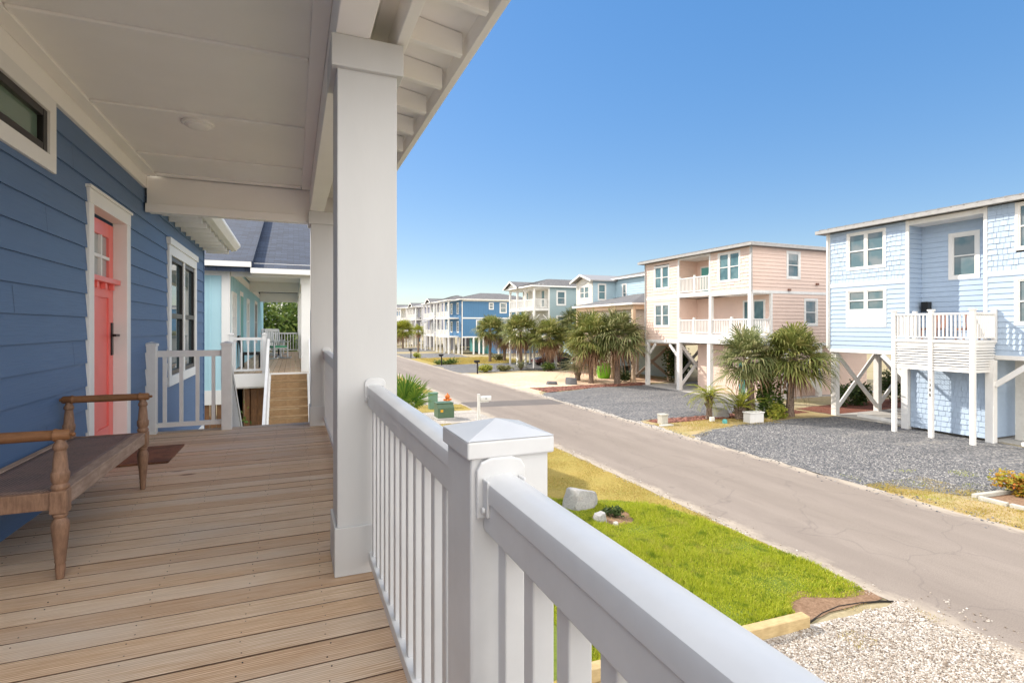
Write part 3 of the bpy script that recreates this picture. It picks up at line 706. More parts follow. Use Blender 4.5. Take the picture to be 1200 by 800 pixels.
# door
DY0, DY1, DTOP = 5.28, 6.20, 5.165
holes.append((DY0 - 0.02, DY1 + 0.02, DZ - 0.3, DTOP + 0.06))
dc = MB()
for a, b in ((5.17, DY0), (DY1, 6.32)): fbox(dc, fw_, a, b, DZ + 0.004, DTOP + 0.03, -0.09, 0.028)
fbox(dc, fw_, 5.17, 6.32, DTOP + 0.03, DTOP + 0.145, -0.09, 0.030)
fbox(dc, fw_, 5.15, 6.34, DTOP + 0.145, DTOP + 0.17, -0.02, 0.044)
fbox(dc, fw_, DY0, DY1, DZ + 0.002, DZ + 0.035, -0.12, 0.035)
dcas = dc.build('door_casing', 'trim', HO, 0.004)
n0 = -0.085
d = MB()
sw = 0.125
fbox(d, fw_, DY0 + 0.004, DY0 + sw, DZ + 0.04, DTOP, n0 - 0.04, n0)
fbox(d, fw_, DY1 - sw, DY1 - 0.004, DZ + 0.04, DTOP, n0 - 0.04, n0)
fbox(d, fw_, DY0 + sw, DY1 - sw, DZ + 0.04, DZ + 0.27, n0 - 0.04, n0 - 0.001)
fbox(d, fw_, DY0 + sw, DY1 - sw, DTOP - 0.13, DTOP, n0 - 0.04, n0 - 0.001)
fbox(d, fw_, DY0 + sw, DY1 - sw, DZ + 1.47, DZ + 1.64, n0 - 0.04, n0 - 0.001)
mid = (DY0 + DY1) / 2
fbox(d, fw_, mid - 0.055, mid + 0.055, DZ + 0.27, DZ + 1.47, n0 - 0.04, n0 - 0.002)
fbox(d, fw_, DY0 + sw, DY1 - sw, DZ + 0.27, DZ + 1.47, n0 - 0.035, n0 - 0.017)
door = d.build('door', 'coral', HO, 0.004)
sh = MB(); fbox(sh, fw_, DY0 + 0.02, DY1 - 0.02, DZ + 1.60, DZ + 1.645, n0, n0 + 0.065)
for k in range(4):
    u = DY0 + 0.13 + k * 0.22; fbox(sh, fw_, u - 0.02, u + 0.02, DZ + 1.545, DZ + 1.60, n0 + 0.001, n0 + 0.04)
sh.build('door_shelf', 'coral', door, 0.003)
ml = MB()
for q in (1, 2): 
    u = DY0 + sw + (DY1 - DY0 - 2 * sw) * q / 3; fbox(ml, fw_, u - 0.014, u + 0.014, DZ + 1.64, DTOP - 0.13, n0 - 0.03, n0 + 0.004)
zz = (DZ + 1.64 + DTOP - 0.13) / 2
fbox(ml, fw_, DY0 + sw, DY1 - sw, zz - 0.014, zz + 0.014, n0 - 0.03, n0 + 0.003)
ml.build('muntin', 'trim', door)
MBp = MB(); fbox(MBp, fw_, DY0 + sw, DY1 - sw, DZ + 1.64, DTOP - 0.13, n0 - 0.033, n0 - 0.022); MBp.build('door_lite', 'glasslite', door)
hd = MB(); fbox(hd, fw_, DY1 - 0.085, DY1 - 0.035, DZ + 0.93, DZ + 1.24, n0 + 0.0005, n0 + 0.012)
hd.cyl(fw_.p(DY1 - 0.06, DZ + 1.12, n0 + 0.01), fw_.p(DY1 - 0.06, DZ + 1.12, n0 + 0.06), 0.012)
hd.bar(fw_.p(DY1 - 0.05, DZ + 1.12, n0 + 0.058), fw_.p(DY1 - 0.17, DZ + 1.12, n0 + 0.058), 0.016, 0.022)
hd.build('handle', 'blackmetal', door, 0.003)
# black framed windows
holes.append(window(HO, fw_, 8.07, 10.18, DZ + 0.42, DZ + 2.28, 2, 'trim', 'blacktrim', 'glass', cw=0.13, fw=0.06, head=0.09))
# transom
tr = MB()
fbox(tr, fw_, 4.43, 4.53, DZ + 2.24, DZ + 2.735, -0.05, 0.030); fbox(tr, fw_, 2.9, 3.0, DZ + 2.24, DZ + 2.735, -0.05, 0.030)
fbox(tr, fw_, 3.0, 4.43, DZ + 2.24, DZ + 2.345, -0.05, 0.032); fbox(tr, fw_, 3.0, 4.43, DZ + 2.63, DZ + 2.735, -0.05, 0.032)
tw = tr.build('transom_window', 'trim', HO, 0.004)
tf = MB(); a, b, c_, e_ = 3.0, 4.43, DZ + 2.345, DZ + 2.63
fbox(tf, fw_, a, a + 0.06, c_, e_, -0.04, 0.014); fbox(tf, fw_, b - 0.06, b, c_, e_, -0.04, 0.014)
fbox(tf, fw_, a + 0.06, b - 0.06, c_, c_ + 0.06, -0.04, 0.013); fbox(tf, fw_, a + 0.06, b - 0.06, e_ - 0.05, e_, -0.04, 0.013)
tf.build('window_frame', 'blacktrim', tw, 0.004)
tp = MB(); fbox(tp, fw_, a + 0.05, b - 0.05, c_ + 0.05, e_ - 0.04, -0.035, -0.02); tp.build('pane', 'glassgreen', tw)
holes.append((2.92, 4.51, DZ + 2.26, DZ + 2.74))
CZ = DZ + 2.885
lap(MB(), fw_, -2.98, 6.97, 2.45, DZ + 2.73, holes, 0.183, 0.014).build('siding_wall', 'navy', HO)
lap(MB(), fw_, 6.97, 11.06, 2.45, DZ + 2.665, holes, 0.183, 0.014).build('siding_wall', 'navy', HO)
lap(MB(), side(-3.0), -12, WX, 2.45, 5.95, [], 0.183, 0.014).build('end_wall', 'navy', HO); lap(MB(), back(11.08), -12, WX, 2.45, 5.7, [], 0.183, 0.014).build('end_wall', 'navy', HO)
jt = MB(); rj_ = random.Random(4); z_ = 2.45; k_ = 0
while z_ < DZ + 2.55:
    u_ = -2.4 + (k_ * 1.37) % 3.66
    while u_ < 10.9:
        if all(not (h[0] - 0.2 < u_ < h[1] + 0.2 and h[2] - 0.2 < z_ + 0.09 < h[3] + 0.2) for h in holes) and (u_ < 6.8 or u_ > 7.2): jt.quad(fw_.p(u_ - 0.0016, z_ + 0.004, 0.0152), fw_.p(u_ + 0.0016, z_ + 0.004, 0.0152), fw_.p(u_ + 0.0016, z_ + 0.168, 0.0028), fw_.p(u_ - 0.0016, z_ + 0.168, 0.0028))
        u_ += 3.66
    z_ += 0.183; k_ += 1
jt.build('siding_joints', 'joint', HO)['kind'] = 'stuff'
cb = MB(); fbox(cb, fw_, 11.04, 11.085, 2.3, DZ + 2.665, -0.05, 0.022); cb.build('corner_board', 'navy', HO)
sk = MB(); fbox(sk, side(-3.0), -12, WX - 0.06, 2.2, 2.45, -0.04, 0.02); fbox(sk, fw_, 7.2, 11.06, 2.2, 2.45, -0.04, 0.02); fbox(sk, back(11.08), -12, WX - 0.06, 2.2, 2.45, -0.04, 0.02); sk.build('skirt_board', 'trim', HO)
# frieze and porch ceiling
fr = MB(); fbox(fr, fw_, 1.80, 6.94, DZ + 2.73, CZ, -0.02, 0.030); fr.build('frieze_board', 'ceil', HO, 0.003)
BI0, BI1 = 0.185, 0.345            # inner beam
ce = MB(); ce.box(WX + 0.031, 1.85, CZ, BI0, 6.90, CZ + 0.03); ce.build('porch_ceiling', 'ceil', HO)
def strip(mb, x0, y0, x1, y1, z=CZ, t=0.014): mb.box(x0, y0, z - t * 1.5, x1, y1, z - 0.0005)
bt = MB()
for y in (2.34, 3.58, 4.83, 6.08): strip(bt, WX + 0.135, y - 0.032, BI0 - 0.10, y + 0.032)
strip(bt, WX + 0.032, 1.85, WX + 0.13, 6.9, t=0.016); strip(bt, BI0 - 0.095, 1.85, BI0 - 0.001, 6.9, t=0.016); strip(bt, WX + 0.135, 6.80, BI0 - 0.10, 6.898, t=0.015)
bt.build('ceiling_batten', 'ceil', HO, 0.005)
BZ = DZ + 2.60
bm_ = MB(); bm_.box(BI0, 1.85, BZ, BI1, 6.93, CZ + 0.03); bm_.build('porch_beam', 'ceil', HO, 0.005)
ob = MB(); ob.box(0.475, 1.85, BZ + 0.012, 0.53, 7.02, CZ + 0.05); ob.build('outer_beam', 'ceil', HO, 0.004)
inf = MB(); inf.box(BI1 + 0.001, 1.87, BZ + 0.19, 0.474, 6.97, BZ + 0.22); inf.build('beam_infill', 'ceil', HO); MB().box(BI1 + 0.001, 6.86, BZ + 0.004, 0.474, 6.929, BZ + 0.188).build('beam_end_plate', 'ceil', HO)
eb = MB(); eb.box(WX + 0.031, 6.92, DZ + 2.48, BI0 + 0.02, 7.10, CZ - 0.02); eb.build('end_beam', 'ceil', HO, 0.005); MB().box(WX + 0.031, 1.80, DZ + 2.60, BI0 - 0.001, 1.849, CZ + 0.03).build('end_beam', 'ceil', HO, 0.005)
el = MB(); el.box(WX + 0.02, 6.90, DZ + 2.465, BI0 + 0.015, 6.95, DZ + 2.56); el.build('end_beam_trim', 'ceil', HO, 0.004)
# rafter tails and roof edge
def tail(y):
    m = MB(); z0, z1 = BZ + 0.012, BZ + 0.14
    m.prism([(0.531, y - 0.02, z0 + 0.02), (0.805, y - 0.02, z0 - 0.012), (0.805, y - 0.02, z1 - 0.028), (0.531, y - 0.02, z1 + 0.018)], (0, 0.04, 0))
    return m
proto = tail(1.84).build('rafter_tail', 'ceil', HO, 0.003)
for k in range(1, 13): sibling(proto, HO, (0, 0.4 * k, 0))
def slab_roof(x0, z0, x1, z1, y0, y1, t):
    return MB().prism([(x0, y0, z0), (x1, y0, z1), (x1, y0, z1 + t), (x0, y0, z0 + t)], (0, y1 - y0, 0))
slab_roof(0.87, BZ + 0.106, 0.40, BZ + 0.182, 1.72, 7.35, 0.03).build('roof_sheathing', 'ceil', HO)
porch_roof = slab_roof(0.90, BZ + 0.140, -5.5, BZ + 0.140 + 6.4 * 0.30, 1.62, 7.40, 0.05).build('porch_roof', 'roofdark', HO)  # near end of roof cut short to let sky light onto the porch
ga = MB(); ga.box(0.831, 1.65, BZ + 0.012, 0.871, 7.38, BZ + 0.136); ga.build('eave_fascia', 'ceil', porch_roof, 0.003)
gb = MB(); gb.prism([(0.40, 7.08, BZ + 0.16), (-1.50, 7.08, BZ + 0.16), (-1.50, 7.08, BZ + 0.69), (0.40, 7.08, BZ + 0.24)], (0, 0.03, 0)); gb.build('gable_infill', 'trim', HO)
# main roof over the body of the house, with its own eave past the porch
mr = MB()
mr.prism([(-1.02, 7.41, 5.72), (-6.8, 7.41, 8.0), (-12.6, 7.41, 5.72), (-12.6, 7.41, 5.80), (-6.8, 7.41, 8.1), (-1.02, 7.41, 5.80)], (0, 4.04, 0))
mr.prism([(-1.60, -3.3, 5.95), (-6.8, -3.3, 8.0), (-12.6, -3.3, 5.72), (-12.6, -3.3, 5.80), (-6.8, -3.3, 8.1), (-1.60, -3.3, 6.04)], (0, 10.71, 0))
main = mr.build('roof', 'roofdark', HO)
sf = MB(); sf.box(WX - 0.02, 7.12, 5.665, -1.10, 11.42, 5.685); sf.box(-12, 11.09, 5.665, WX - 0.021, 11.42, 5.685)
sf.build('soffit', 'ceil', main)
gt = MB(); gt.prism([(-1.10, 7.42, 5.64), (-1.02, 7.42, 5.66), (-0.95, 7.42, 5.74), (-0.95, 7.42, 5.79), (-1.10, 7.42, 5.79)], (0, 4.03, 0)); gt.build('gutter', 'trim', main)
rt = MB(); rt.box(WX + 0.02, 7.30, 5.58, -1.13, 7.335, 5.664); p_ = rt.build('soffit_block', 'trim', main)
for k in range(1, 11): sibling(p_, main, (0, 0.4 * k, 0))
lap(MB(), F((0, 11.06, 0), (1, 0, 0), (0, 1, 0)), -11.9, -1.6, 5.69, 5.75).build('upper_wall', 'navy', HO)
gw = MB(); gw.prism([(-1.7, 11.03, 5.70), (-6.8, 11.03, 7.98), (-11.9, 11.03, 5.70)], (0, 0.03, 0)); gw.build('gable_wall', 'navy', HO); MB().prism([(-1.7, -2.99, 5.94), (-6.8, -2.99, 7.95), (-11.9, -2.99, 5.94)], (0, 0.03, 0)).build('gable_wall', 'navy', HO)
# porch deck: separate boards in one deck part
db = MB(); y = -3.0
nails = MB()
while y < 7.14:
    db.box(WX + 0.002, y, DZ - 0.036, 0.56, y + 0.1362, DZ + rng.uniform(-0.0012, 0.0012)); y += 0.1432
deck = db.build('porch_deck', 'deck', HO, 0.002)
y = -3.0
while y < 7.14:
    for jx in (-1.38, -0.98, -0.58, -0.18, 0.12):
        for dy in (0.03, 0.107):
            x_ = jx + rng.uniform(-0.012, 0.012); nails.lathe([(0.0030, 0), (0.0030, 0.0022)], (x_, y + dy + rng.uniform(-0.006, 0.006), DZ - 0.0005), n=6)
    y += 0.1432
nails.build('nail_heads', 'blackmetal', deck)['kind'] = 'stuff'
MB().box(WX + 0.01, -3.0, 2.70, 0.55, 7.14, 2.72).build('under_deck_blocker', 'trim', HO)  # unseen panel added to keep ground light out of the deck gaps
rj = MB(); rj.box(WX + 0.02, 7.145, 2.70, 0.56, 7.185, DZ - 0.04); rj.box(0.562, -3.0, 2.70, 0.60, 7.185, DZ - 0.002); rj.build('rim_joist', 'trim', HO)
for yy in (-2.8, 2.8, 6.9): MB().box(0.25, yy - 0.1, 0, 0.45, yy + 0.1, 2.70).build('piling', 'pilewood', HO)
# columns
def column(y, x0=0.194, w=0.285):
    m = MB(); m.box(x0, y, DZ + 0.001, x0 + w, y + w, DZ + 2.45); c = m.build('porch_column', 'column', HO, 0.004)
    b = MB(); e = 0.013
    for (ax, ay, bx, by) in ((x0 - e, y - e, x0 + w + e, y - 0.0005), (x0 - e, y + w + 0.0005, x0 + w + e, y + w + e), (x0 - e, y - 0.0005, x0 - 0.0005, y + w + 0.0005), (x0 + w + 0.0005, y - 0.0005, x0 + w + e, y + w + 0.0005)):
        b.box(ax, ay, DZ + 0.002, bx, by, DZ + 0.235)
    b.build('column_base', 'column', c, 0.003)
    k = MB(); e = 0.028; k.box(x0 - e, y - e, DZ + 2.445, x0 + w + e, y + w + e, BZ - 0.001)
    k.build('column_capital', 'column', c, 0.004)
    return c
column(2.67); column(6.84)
# rails along the road side
RXC = 0.371
def bracket(m, y, sgn, z, hh=0.105, w=0.100):
    y0, y1 = (y, y + 0.012) if sgn > 0 else (y - 0.012, y)
    h2 = w / 2; m.prism([(RXC - h2, y0, z - hh * 0.78), (RXC + h2, y0, z - hh * 0.78), (RXC + h2, y0, z + 0.008), (RXC + h2 * 0.82, y0, z + 0.024), (RXC + h2 * 0.45, y0, z + 0.031), (RXC - h2 * 0.45, y0, z + 0.031), (RXC - h2 * 0.82, y0, z + 0.024), (RXC - h2, y0, z + 0.008)], (0, y1 - y0, 0))
    y2, y3 = (y1, y1 + 0.028) if sgn > 0 else (y0 - 0.028, y0)
    m.box(RXC - w / 2 + 0.010, y2, z - hh * 0.70, RXC - w / 2 + 0.016, y3, z - 0.005); m.box(RXC + w / 2 - 0.016, y2, z - hh * 0.70, RXC + w / 2 - 0.010, y3, z - 0.005)
def vinyl_run(y0, y1, ends=(1, 1)):
    zt = DZ + 0.918
    prof = [(-0.043, 0), (-0.043, -0.026), (-0.039, -0.030), (-0.039, -0.088), (0.039, -0.088), (0.039, -0.030), (0.043, -0.026), (0.043, 0.0), (0.040, 0.008), (0.024, 0.0165), (0.0, 0.019), (-0.024, 0.0165), (-0.040, 0.008)]
    pts = [(RXC + px * 0.88, y0 + 0.002, zt - 0.019 + pz) for px, pz in prof]
    root = MB().prism(pts, (0, y1 - y0 - 0.004, 0)).build('railing', 'vinyl', HO, 0.0035, smooth=True, seg=3)
    b = MB(); b.box(RXC - 0.032, y0 + 0.002, DZ + 0.055, RXC + 0.032, y1 - 0.002, DZ + 0.10); b.build('bottom_rail', 'vinyl', root, 0.004)
    n = int((y1 - y0) / 0.117); st = (y1 - y0) / n
    m = MB(); yy = y0 + st * 0.5; m.box(RXC - 0.019, yy - 0.019, DZ + 0.098, RXC + 0.019, yy + 0.019, zt - 0.105)
    p = m.build('baluster', 'vinyl', root, 0.003)
    for k in range(1, n): sibling(p, root, (0, st * k, 0))
    for yb, s, use in ((y0, 1, ends[0]), (y1, -1, ends[1])):
        if not use: continue
        q = MB(); bracket(q, yb, s, zt); br = q.build('rail_bracket', 'vinyl', root, 0.004)
        q = MB(); q.cyl((RXC - 0.0425, yb + s * 0.03, zt - 0.06), (RXC - 0.0475, yb + s * 0.03, zt - 0.06), 0.006, n=10); q.build('screw', 'vinyl', root)
        q = MB(); ya, yc = (yb, yb + 0.012) if s > 0 else (yb - 0.012, yb); q.box(RXC - 0.045, ya, DZ + 0.03, RXC + 0.045, yc, DZ + 0.13); q.build('rail_bracket', 'vinyl', root, 0.003)
    return root
PY0, PY1 = 0.962, 1.127
def vpost(y0, x0=0.312, w=0.165, top=0.952):
    q = MB().box(x0, y0, DZ + 0.001, x0 + w, y0 + w, DZ + top).build('railing_post', 'vinyl', HO, 0.006, seg=3)
    e = 0.009; c = MB(); z0, z1 = DZ + top - 0.004, DZ + top + 0.03
    x1, y1 = x0 + w, y0 + w; cx, cy = (x0 + x1) / 2, (y0 + y1) / 2
    c.box(x0 - e, y0 - e, z0, x1 + e, y1 + e, z1)
    i = len(c.v); zt = z1 + 0.0008
    c.v += [(x0 - e, y0 - e, zt), (x1 + e, y0 - e, zt), (x1 + e, y1 + e, zt), (x0 - e, y1 + e, zt), (cx, cy, zt + 0.026)]
    c.f += [(i, i + 1, i + 4), (i + 1, i + 2, i + 4), (i + 2, i + 3, i + 4), (i + 3, i, i + 4)]
    c.build('post_cap', 'vinyl', q, 0.004, seg=3)
    return q
vpost(PY0); vpost(-2.4)
vinyl_run(PY1, 2.67); vinyl_run(-2.235, PY0); vinyl_run(2.955, 6.84)
# end of the porch: short rail beside the stair
railing(HO, (-1.43, 7.05), (-0.785, 7.05), DZ, 0.93, 'vinyl', 0.15, (), 0.12, 0.06, 0.036)
for x_ in (-1.478, -0.726):
    q = MB().box(x_ - 0.053, 6.99, DZ - 0.3, x_ + 0.053, 7.096, DZ + 0.985).build('railing_post', 'vinyl', HO, 0.004)
    c = MB().box(x_ - 0.062, 6.981, DZ + 0.985, x_ + 0.062, 7.105, DZ + 1.012); i = len(c.v)
    c.v += [(x_ - 0.062, 6.981, DZ + 1.0125), (x_ + 0.062, 6.981, DZ + 1.0125), (x_ + 0.062, 7.105, DZ + 1.0125), (x_ - 0.062, 7.105, DZ + 1.0125), (x_, 7.043, DZ + 1.035)]
    c.f += [(i, i + 1, i + 4), (i + 1, i + 2, i + 4), (i + 2, i + 3, i + 4), (i + 3, i, i + 4)]; c.build('post_cap', 'vinyl', q, 0.002)
def stair(par, y0, sgn, x0, x1, z_top, n=15, rise=0.19, going=0.268, closed='stairwood'):
    st = MB()
    for xx in (x0 - 0.03, x1 + 0.03):
        st.bar((xx, y0, z_top - 0.18), (xx, y0 + sgn * going * n, z_top - 0.18 - rise * n), 0.05, 0.28)
    root = st.build('stairs', 'trim', par)
    m = MB().box(x0, y0, z_top - rise - 0.04, x1, y0 + sgn * going, z_top - rise - 0.001); t = m.build('tread', closed, root, 0.004)
    m = MB().box(x0, y0 + sgn * 0.002, z_top - rise + 0.001, x1, y0 + sgn * 0.022, z_top - 0.045); r = m.build('riser', closed, root)
    for k in range(1, n):
        sibling(t, root, (0, sgn * going * k, -rise * k)); sibling(r, root, (0, sgn * going * k, -rise * k))
    return root
def stair_rail(par, y0, sgn, x, z_top, n=15, rise=0.19, going=0.268):
    L, H = going * n, rise * n
    r = MB().bar((x, y0, z_top + 0.86), (x, y0 + sgn * L, z_top + 0.86 - H), 0.06, 0.07).build('stair_railing', 'vinyl', par)
    MB().bar((x, y0, z_top + 0.10), (x, y0 + sgn * L, z_top + 0.10 - H), 0.05, 0.045).build('bottom_rail', 'vinyl', r)
    m = MB(); k0 = 0.12; m.box(x - 0.018, y0 + sgn * k0 - 0.018, z_top + 0.1 - k0 / L * H, x + 0.018, y0 + sgn * k0 + 0.018, z_top + 0.83 - k0 / L * H)
    p = m.build('baluster', 'vinyl', r); c = int(L / 0.125)
    for k in range(1, c): sibling(p, r, (0, sgn * 0.125 * k, -0.125 * k / L * H))
    yb = y0 + sgn * (L + 0.05); MB().box(x - 0.055, yb - 0.055, z_top - H - 0.2, x + 0.055, yb + 0.055, z_top - H + 1.0).build('newel_post', 'vinyl', par)
stair(HO, 7.19, 1, -0.66, 0.30, DZ, 14)
stair_rail(HO, 7.10, 1, -0.726, DZ, 14)

# ceiling light, bench, mat
cl = thing('ceiling_light', 'small round white light on the porch ceiling', 'light', (-0.73, 5.03, CZ))
MB().lathe([(0.118, 0.0), (0.118, -0.018), (0.108, -0.024), (0.102, -0.024)], (-0.73, 5.03, CZ - 0.0005), n=32).build('light_trim', 'ceil', cl, smooth=True)
MB().lathe([(0.100, 0.0), (0.095, -0.008), (0.06, -0.014), (0.0, -0.016)], (-0.73, 5.03, CZ - 0.0245), n=32).build('diffuser', 'ceil', cl, smooth='all')

BX0, BX1, BY0, BY1 = -1.47, -1.03, 3.16, 4.66
bn = thing('bench', 'long weathered wooden bench with woven seat and turned arm rails', 'bench', (-1.25, 3.9, DZ))
legprof = [(0.013, 0), (0.017, 0.004), (0.021, 0.06), (0.019, 0.075), (0.023, 0.082), (0.022, 0.09), (0.032, 0.20), (0.0365, 0.245), (0.036, 0.265), (0.028, 0.285), (0.023, 0.292), (0.030, 0.300), (0.031, 0.308), (0.026, 0.316)]
postprof = [(0.028, 0.424), (0.036, 0.434), (0.036, 0.446), (0.029, 0.456), (0.036, 0.472), (0.037, 0.492), (0.0375, 0.505), (0.034, 0.512), (0.031, 0.516), (0.0285, 0.56), (0.024, 0.605), (0.023, 0.612), (0.029, 0.620), (0.030, 0.632), (0.026, 0.642), (0.020, 0.655), (0.018, 0.668)]
def bench_leg(x, y):
    return MB().lathe(legprof, (x, y, DZ), n=24)
l0 = bench_leg(BX1, BY0).build('leg', 'benchwood', bn, smooth=True)
b0 = MB().box(BX1 - 0.034, BY0 - 0.034, DZ + 0.315, BX1 + 0.034, BY0 + 0.034, DZ + 0.425).build('leg_block', 'benchwood', l0, 0.006)
p0 = MB().lathe(postprof, (BX1, BY0, DZ), n=24).build('arm_post', 'benchwood', l0, smooth=True)
for x, y in ((BX1, BY1), (BX0, BY0), (BX0, BY1)):
    l = sibling(l0, bn, (x - BX1, y - BY0, 0)); sibling(b0, l, (0, 0, 0)); sibling(p0, l, (0, 0, 0))
def arm(y):
    m = MB(); L0 = BX0 - 0.06
    prof = [(0.0, 0), (0.006, 0.0), (0.010, 0.006), (0.010, 0.012), (0.006, 0.018), (0.020, 0.02), (0.026, 0.028), (0.027, 0.07), (0.030, 0.074), (0.030, 0.082), (0.026, 0.086), (0.0245, 0.10), (0.026, 0.27), (0.0245, 0.46), (0.026, 0.473), (0.030, 0.477), (0.030, 0.485), (0.027, 0.489), (0.026, 0.531), (0.02, 0.539), (0.006, 0.541), (0.010, 0.547), (0.010, 0.553), (0.006, 0.559), (0.0, 0.559)]
    return m.lathe(prof, (L0, y, DZ + 0.685), (1, 0, 0), 24)
a0 = arm(BY0).build('arm_rail', 'benchrail', bn, smooth=True); sibling(a0, bn, (0, BY1 - BY0, 0))
sa = MB()
sa.box(BX1 - 0.022, BY0 + 0.035, DZ + 0.34, BX1 + 0.020, BY1 - 0.035, DZ + 0.405); sa.box(BX1 - 0.045, BY0 + 0.035, DZ + 0.4055, BX1 + 0.024, BY1 - 0.035, DZ + 0.422)
sa.build('seat_rail', 'benchapron', bn, 0.004)
sa = MB(); sa.box(BX0 - 0.020, BY0 + 0.035, DZ + 0.34, BX0 + 0.022, BY1 - 0.035, DZ + 0.422); sa.build('seat_rail', 'benchapron', bn, 0.004)
for y in (BY0, BY1):
    sa = MB(); sa.box(BX0 + 0.035, y - 0.018, DZ + 0.335, BX1 - 0.035, y + 0.018, DZ + 0.418); sa.build('end_rail', 'benchwood', bn, 0.004)
se = MB(); nx, ny = 10, 16
g = {}
for i in range(nx + 1):
    for j in range(ny + 1):
        x = BX0 + 0.023 + (BX1 - 0.046 - BX0 - 0.023) * i / nx; y = BY0 + 0.019 + (BY1 - BY0 - 0.038) * j / ny
        g[i, j] = len(se.v); se.v.append((x, y, DZ + 0.416 - 0.012 * math.sin(math.pi * i / nx) * math.sin(math.pi * j / ny) ** 0.5))
for i in range(nx):
    for j in range(ny): se.f.append((g[i, j], g[i + 1, j], g[i + 1, j + 1], g[i, j + 1]))
seat = se.build('woven_seat', 'cane', bn, smooth='all'); so_ = seat.modifiers.new('thick', 'SOLIDIFY'); so_.thickness = 0.008; so_.offset = -1

mt = MB(); mt.box(-1.505, 5.47, DZ + 0.002, -1.02, 6.22, DZ + 0.018)
tag(mt.build('doormat', 'coir', None, 0.004), 'brown coir doormat on the deck before the coral door', 'doormat')

# ------------------------------------------------------------------ the aqua house next door, its porch in line with ours
NY = 15.2
NB = thing('beach_house', 'pale aqua board and batten house with slate blue roof and wooden front stairs', 'house', (-4.0, 21.0, 0))
fn = ours(WX); fs = side(NY)
nh = []
nh.append(window(NB, fn, 15.75, 16.95, DZ + 0.75, DZ + 2.15, 2, 'trim', 'trim', 'glassfar2', cw=0.11, fw=0.04, grid=1))
nh.append(window(NB, fn, 20.6, 21.7, DZ + 0.6, DZ + 2.2, 1, 'trim', 'trim', 'glassfar2', cw=0.11, fw=0.05))
nh.append(window(NB, fn, 24.6, 26.2, DZ + 0.5, DZ + 2.3, 2, 'trim', 'blacktrim', 'glass', cw=0.11, fw=0.05))
batten(MB(), fn, NY + 0.08, 31.5, 2.60, DZ + 2.75, nh, 0.41).build('front_wall', 'teal', NB)
batten(MB(), fs, -12.0, WX - 0.08, 2.60, DZ + 2.75, [], 0.41).build('end_wall', 'teal', NB)
batten(MB(), back(31.5), -12.0, WX, 2.60, DZ + 2.75, [], 0.41).build('end_wall', 'teal', NB)
for z0, z1 in ((DZ + 2.40, DZ + 2.76),):
    m = MB(); fbox(m, fn, NY + 0.10, 31.5, z0 + 0.16, z1, -0.02, 0.035); fbox(m, fs, -12, WX - 0.10, z0 + 0.10, z1, -0.02, 0.035); m.build('frieze_board', 'trim', NB)
m = MB(); fbox(m, fn, NY - 0.03, NY + 0.12, 2.60, DZ + 2.76, -0.16, 0.032); m.build('corner_board', 'trim', NB, 0.004)
m = MB(); fbox(m, fn, NY + 0.10, 31.5, 2.24, 2.60, -0.03, 0.025); fbox(m, fs, -12, WX - 0.10, 2.24, 2.60, -0.03, 0.025); fbox(m, fn, NY - 0.03, NY + 0.10, 2.24, 2.60, -0.14, 0.03); m.build('skirt_board', 'trim', NB)
m = MB()
x = -11.8
while x < -1.6: m.box(x, NY + 0.02, 0.05, x + 0.13, NY + 0.045, 2.235); x += 0.145
x = -1.50
while x < -0.72: m.box(x, NY + 0.10, 0.05, x + 0.13, NY + 0.125, 2.60); x += 0.16
m.build('skirt_boarding', 'pilewood', NB)
dr = MB(); fbox(dr, fn, 18.0, 19.1, DZ + 0.003, DZ + 2.3, -0.03, 0.03); dd = dr.build('door', 'trim', NB)
dr = MB(); fbox(dr, fn, 18.12, 18.98, DZ + 0.04, DZ + 2.15, 0.031, 0.04); dr.build('door_panel', 'tealdoor', dd)
# porch
db = MB(); x = WX + 0.01
while x < 0.5: db.box(x, NY, DZ - 0.036, x + 0.137, 28.0, DZ); x += 0.1432
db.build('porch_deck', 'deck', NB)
m = MB(); m.box(WX + 0.02, NY - 0.04, 2.66, 0.60, NY - 0.001, DZ - 0.002); m.box(0.575, NY, 2.66, 0.61, 28, DZ - 0.002); m.box(WX + 0.02, NY, 2.62, 0.57, NY + 0.04, DZ - 0.04); m.build('rim_joist', 'trim', NB)
m = MB(); m.box(WX + 0.04, NY + 0.3, DZ + 2.86, 0.55, 28.1, DZ + 2.88); m.build('porch_ceiling', 'ceil', NB)
m = MB(); m.box(0.19, NY + 0.05, DZ + 2.50, 0.42, 28.0, DZ + 2.859); m.box(WX + 0.04, NY + 0.05, DZ + 2.50, 0.188, NY + 0.23, DZ + 2.858); m.box(WX + 0.04, 27.9, DZ + 2.40, 0.188, 28.08, DZ + 2.858); m.box(WX + 0.04, 21.6, DZ + 2.50, 0.188, 21.8, DZ + 2.858); m.build('porch_beam', 'trim', NB)
for yy in (NY + 0.05, 21.6, 27.75):
    c = MB().box(0.19, yy, DZ, 0.44, yy + 0.25, DZ + 2.50).build('porch_column', 'trim', NB, 0.004)
    k = MB(); k.box(0.17, yy - 0.02, DZ + 2.35, 0.46, yy + 0.27, DZ + 2.497); k.build('column_capital', 'trim', c)
railing(NB, (-1.46, NY - 0.0), (-0.70, NY - 0.0), DZ, 0.93, 'vinyl', 0.13, (0.0, 1.0), 0.10, 0.06, 0.036)
railing(NB, (0.33, NY + 0.3), (0.33, 21.6), DZ, 0.93, 'vinyl', 0.125, (), 0.10, 0.07, 0.036)
railing(NB, (0.33, 21.85), (0.33, 27.75), DZ, 0.93, 'vinyl', 0.125, (), 0.10, 0.07, 0.036)
railing(NB, (-1.48, 27.9), (0.18, 27.9), DZ, 0.93, 'vinyl', 0.125, (), 0.10, 0.07, 0.036)
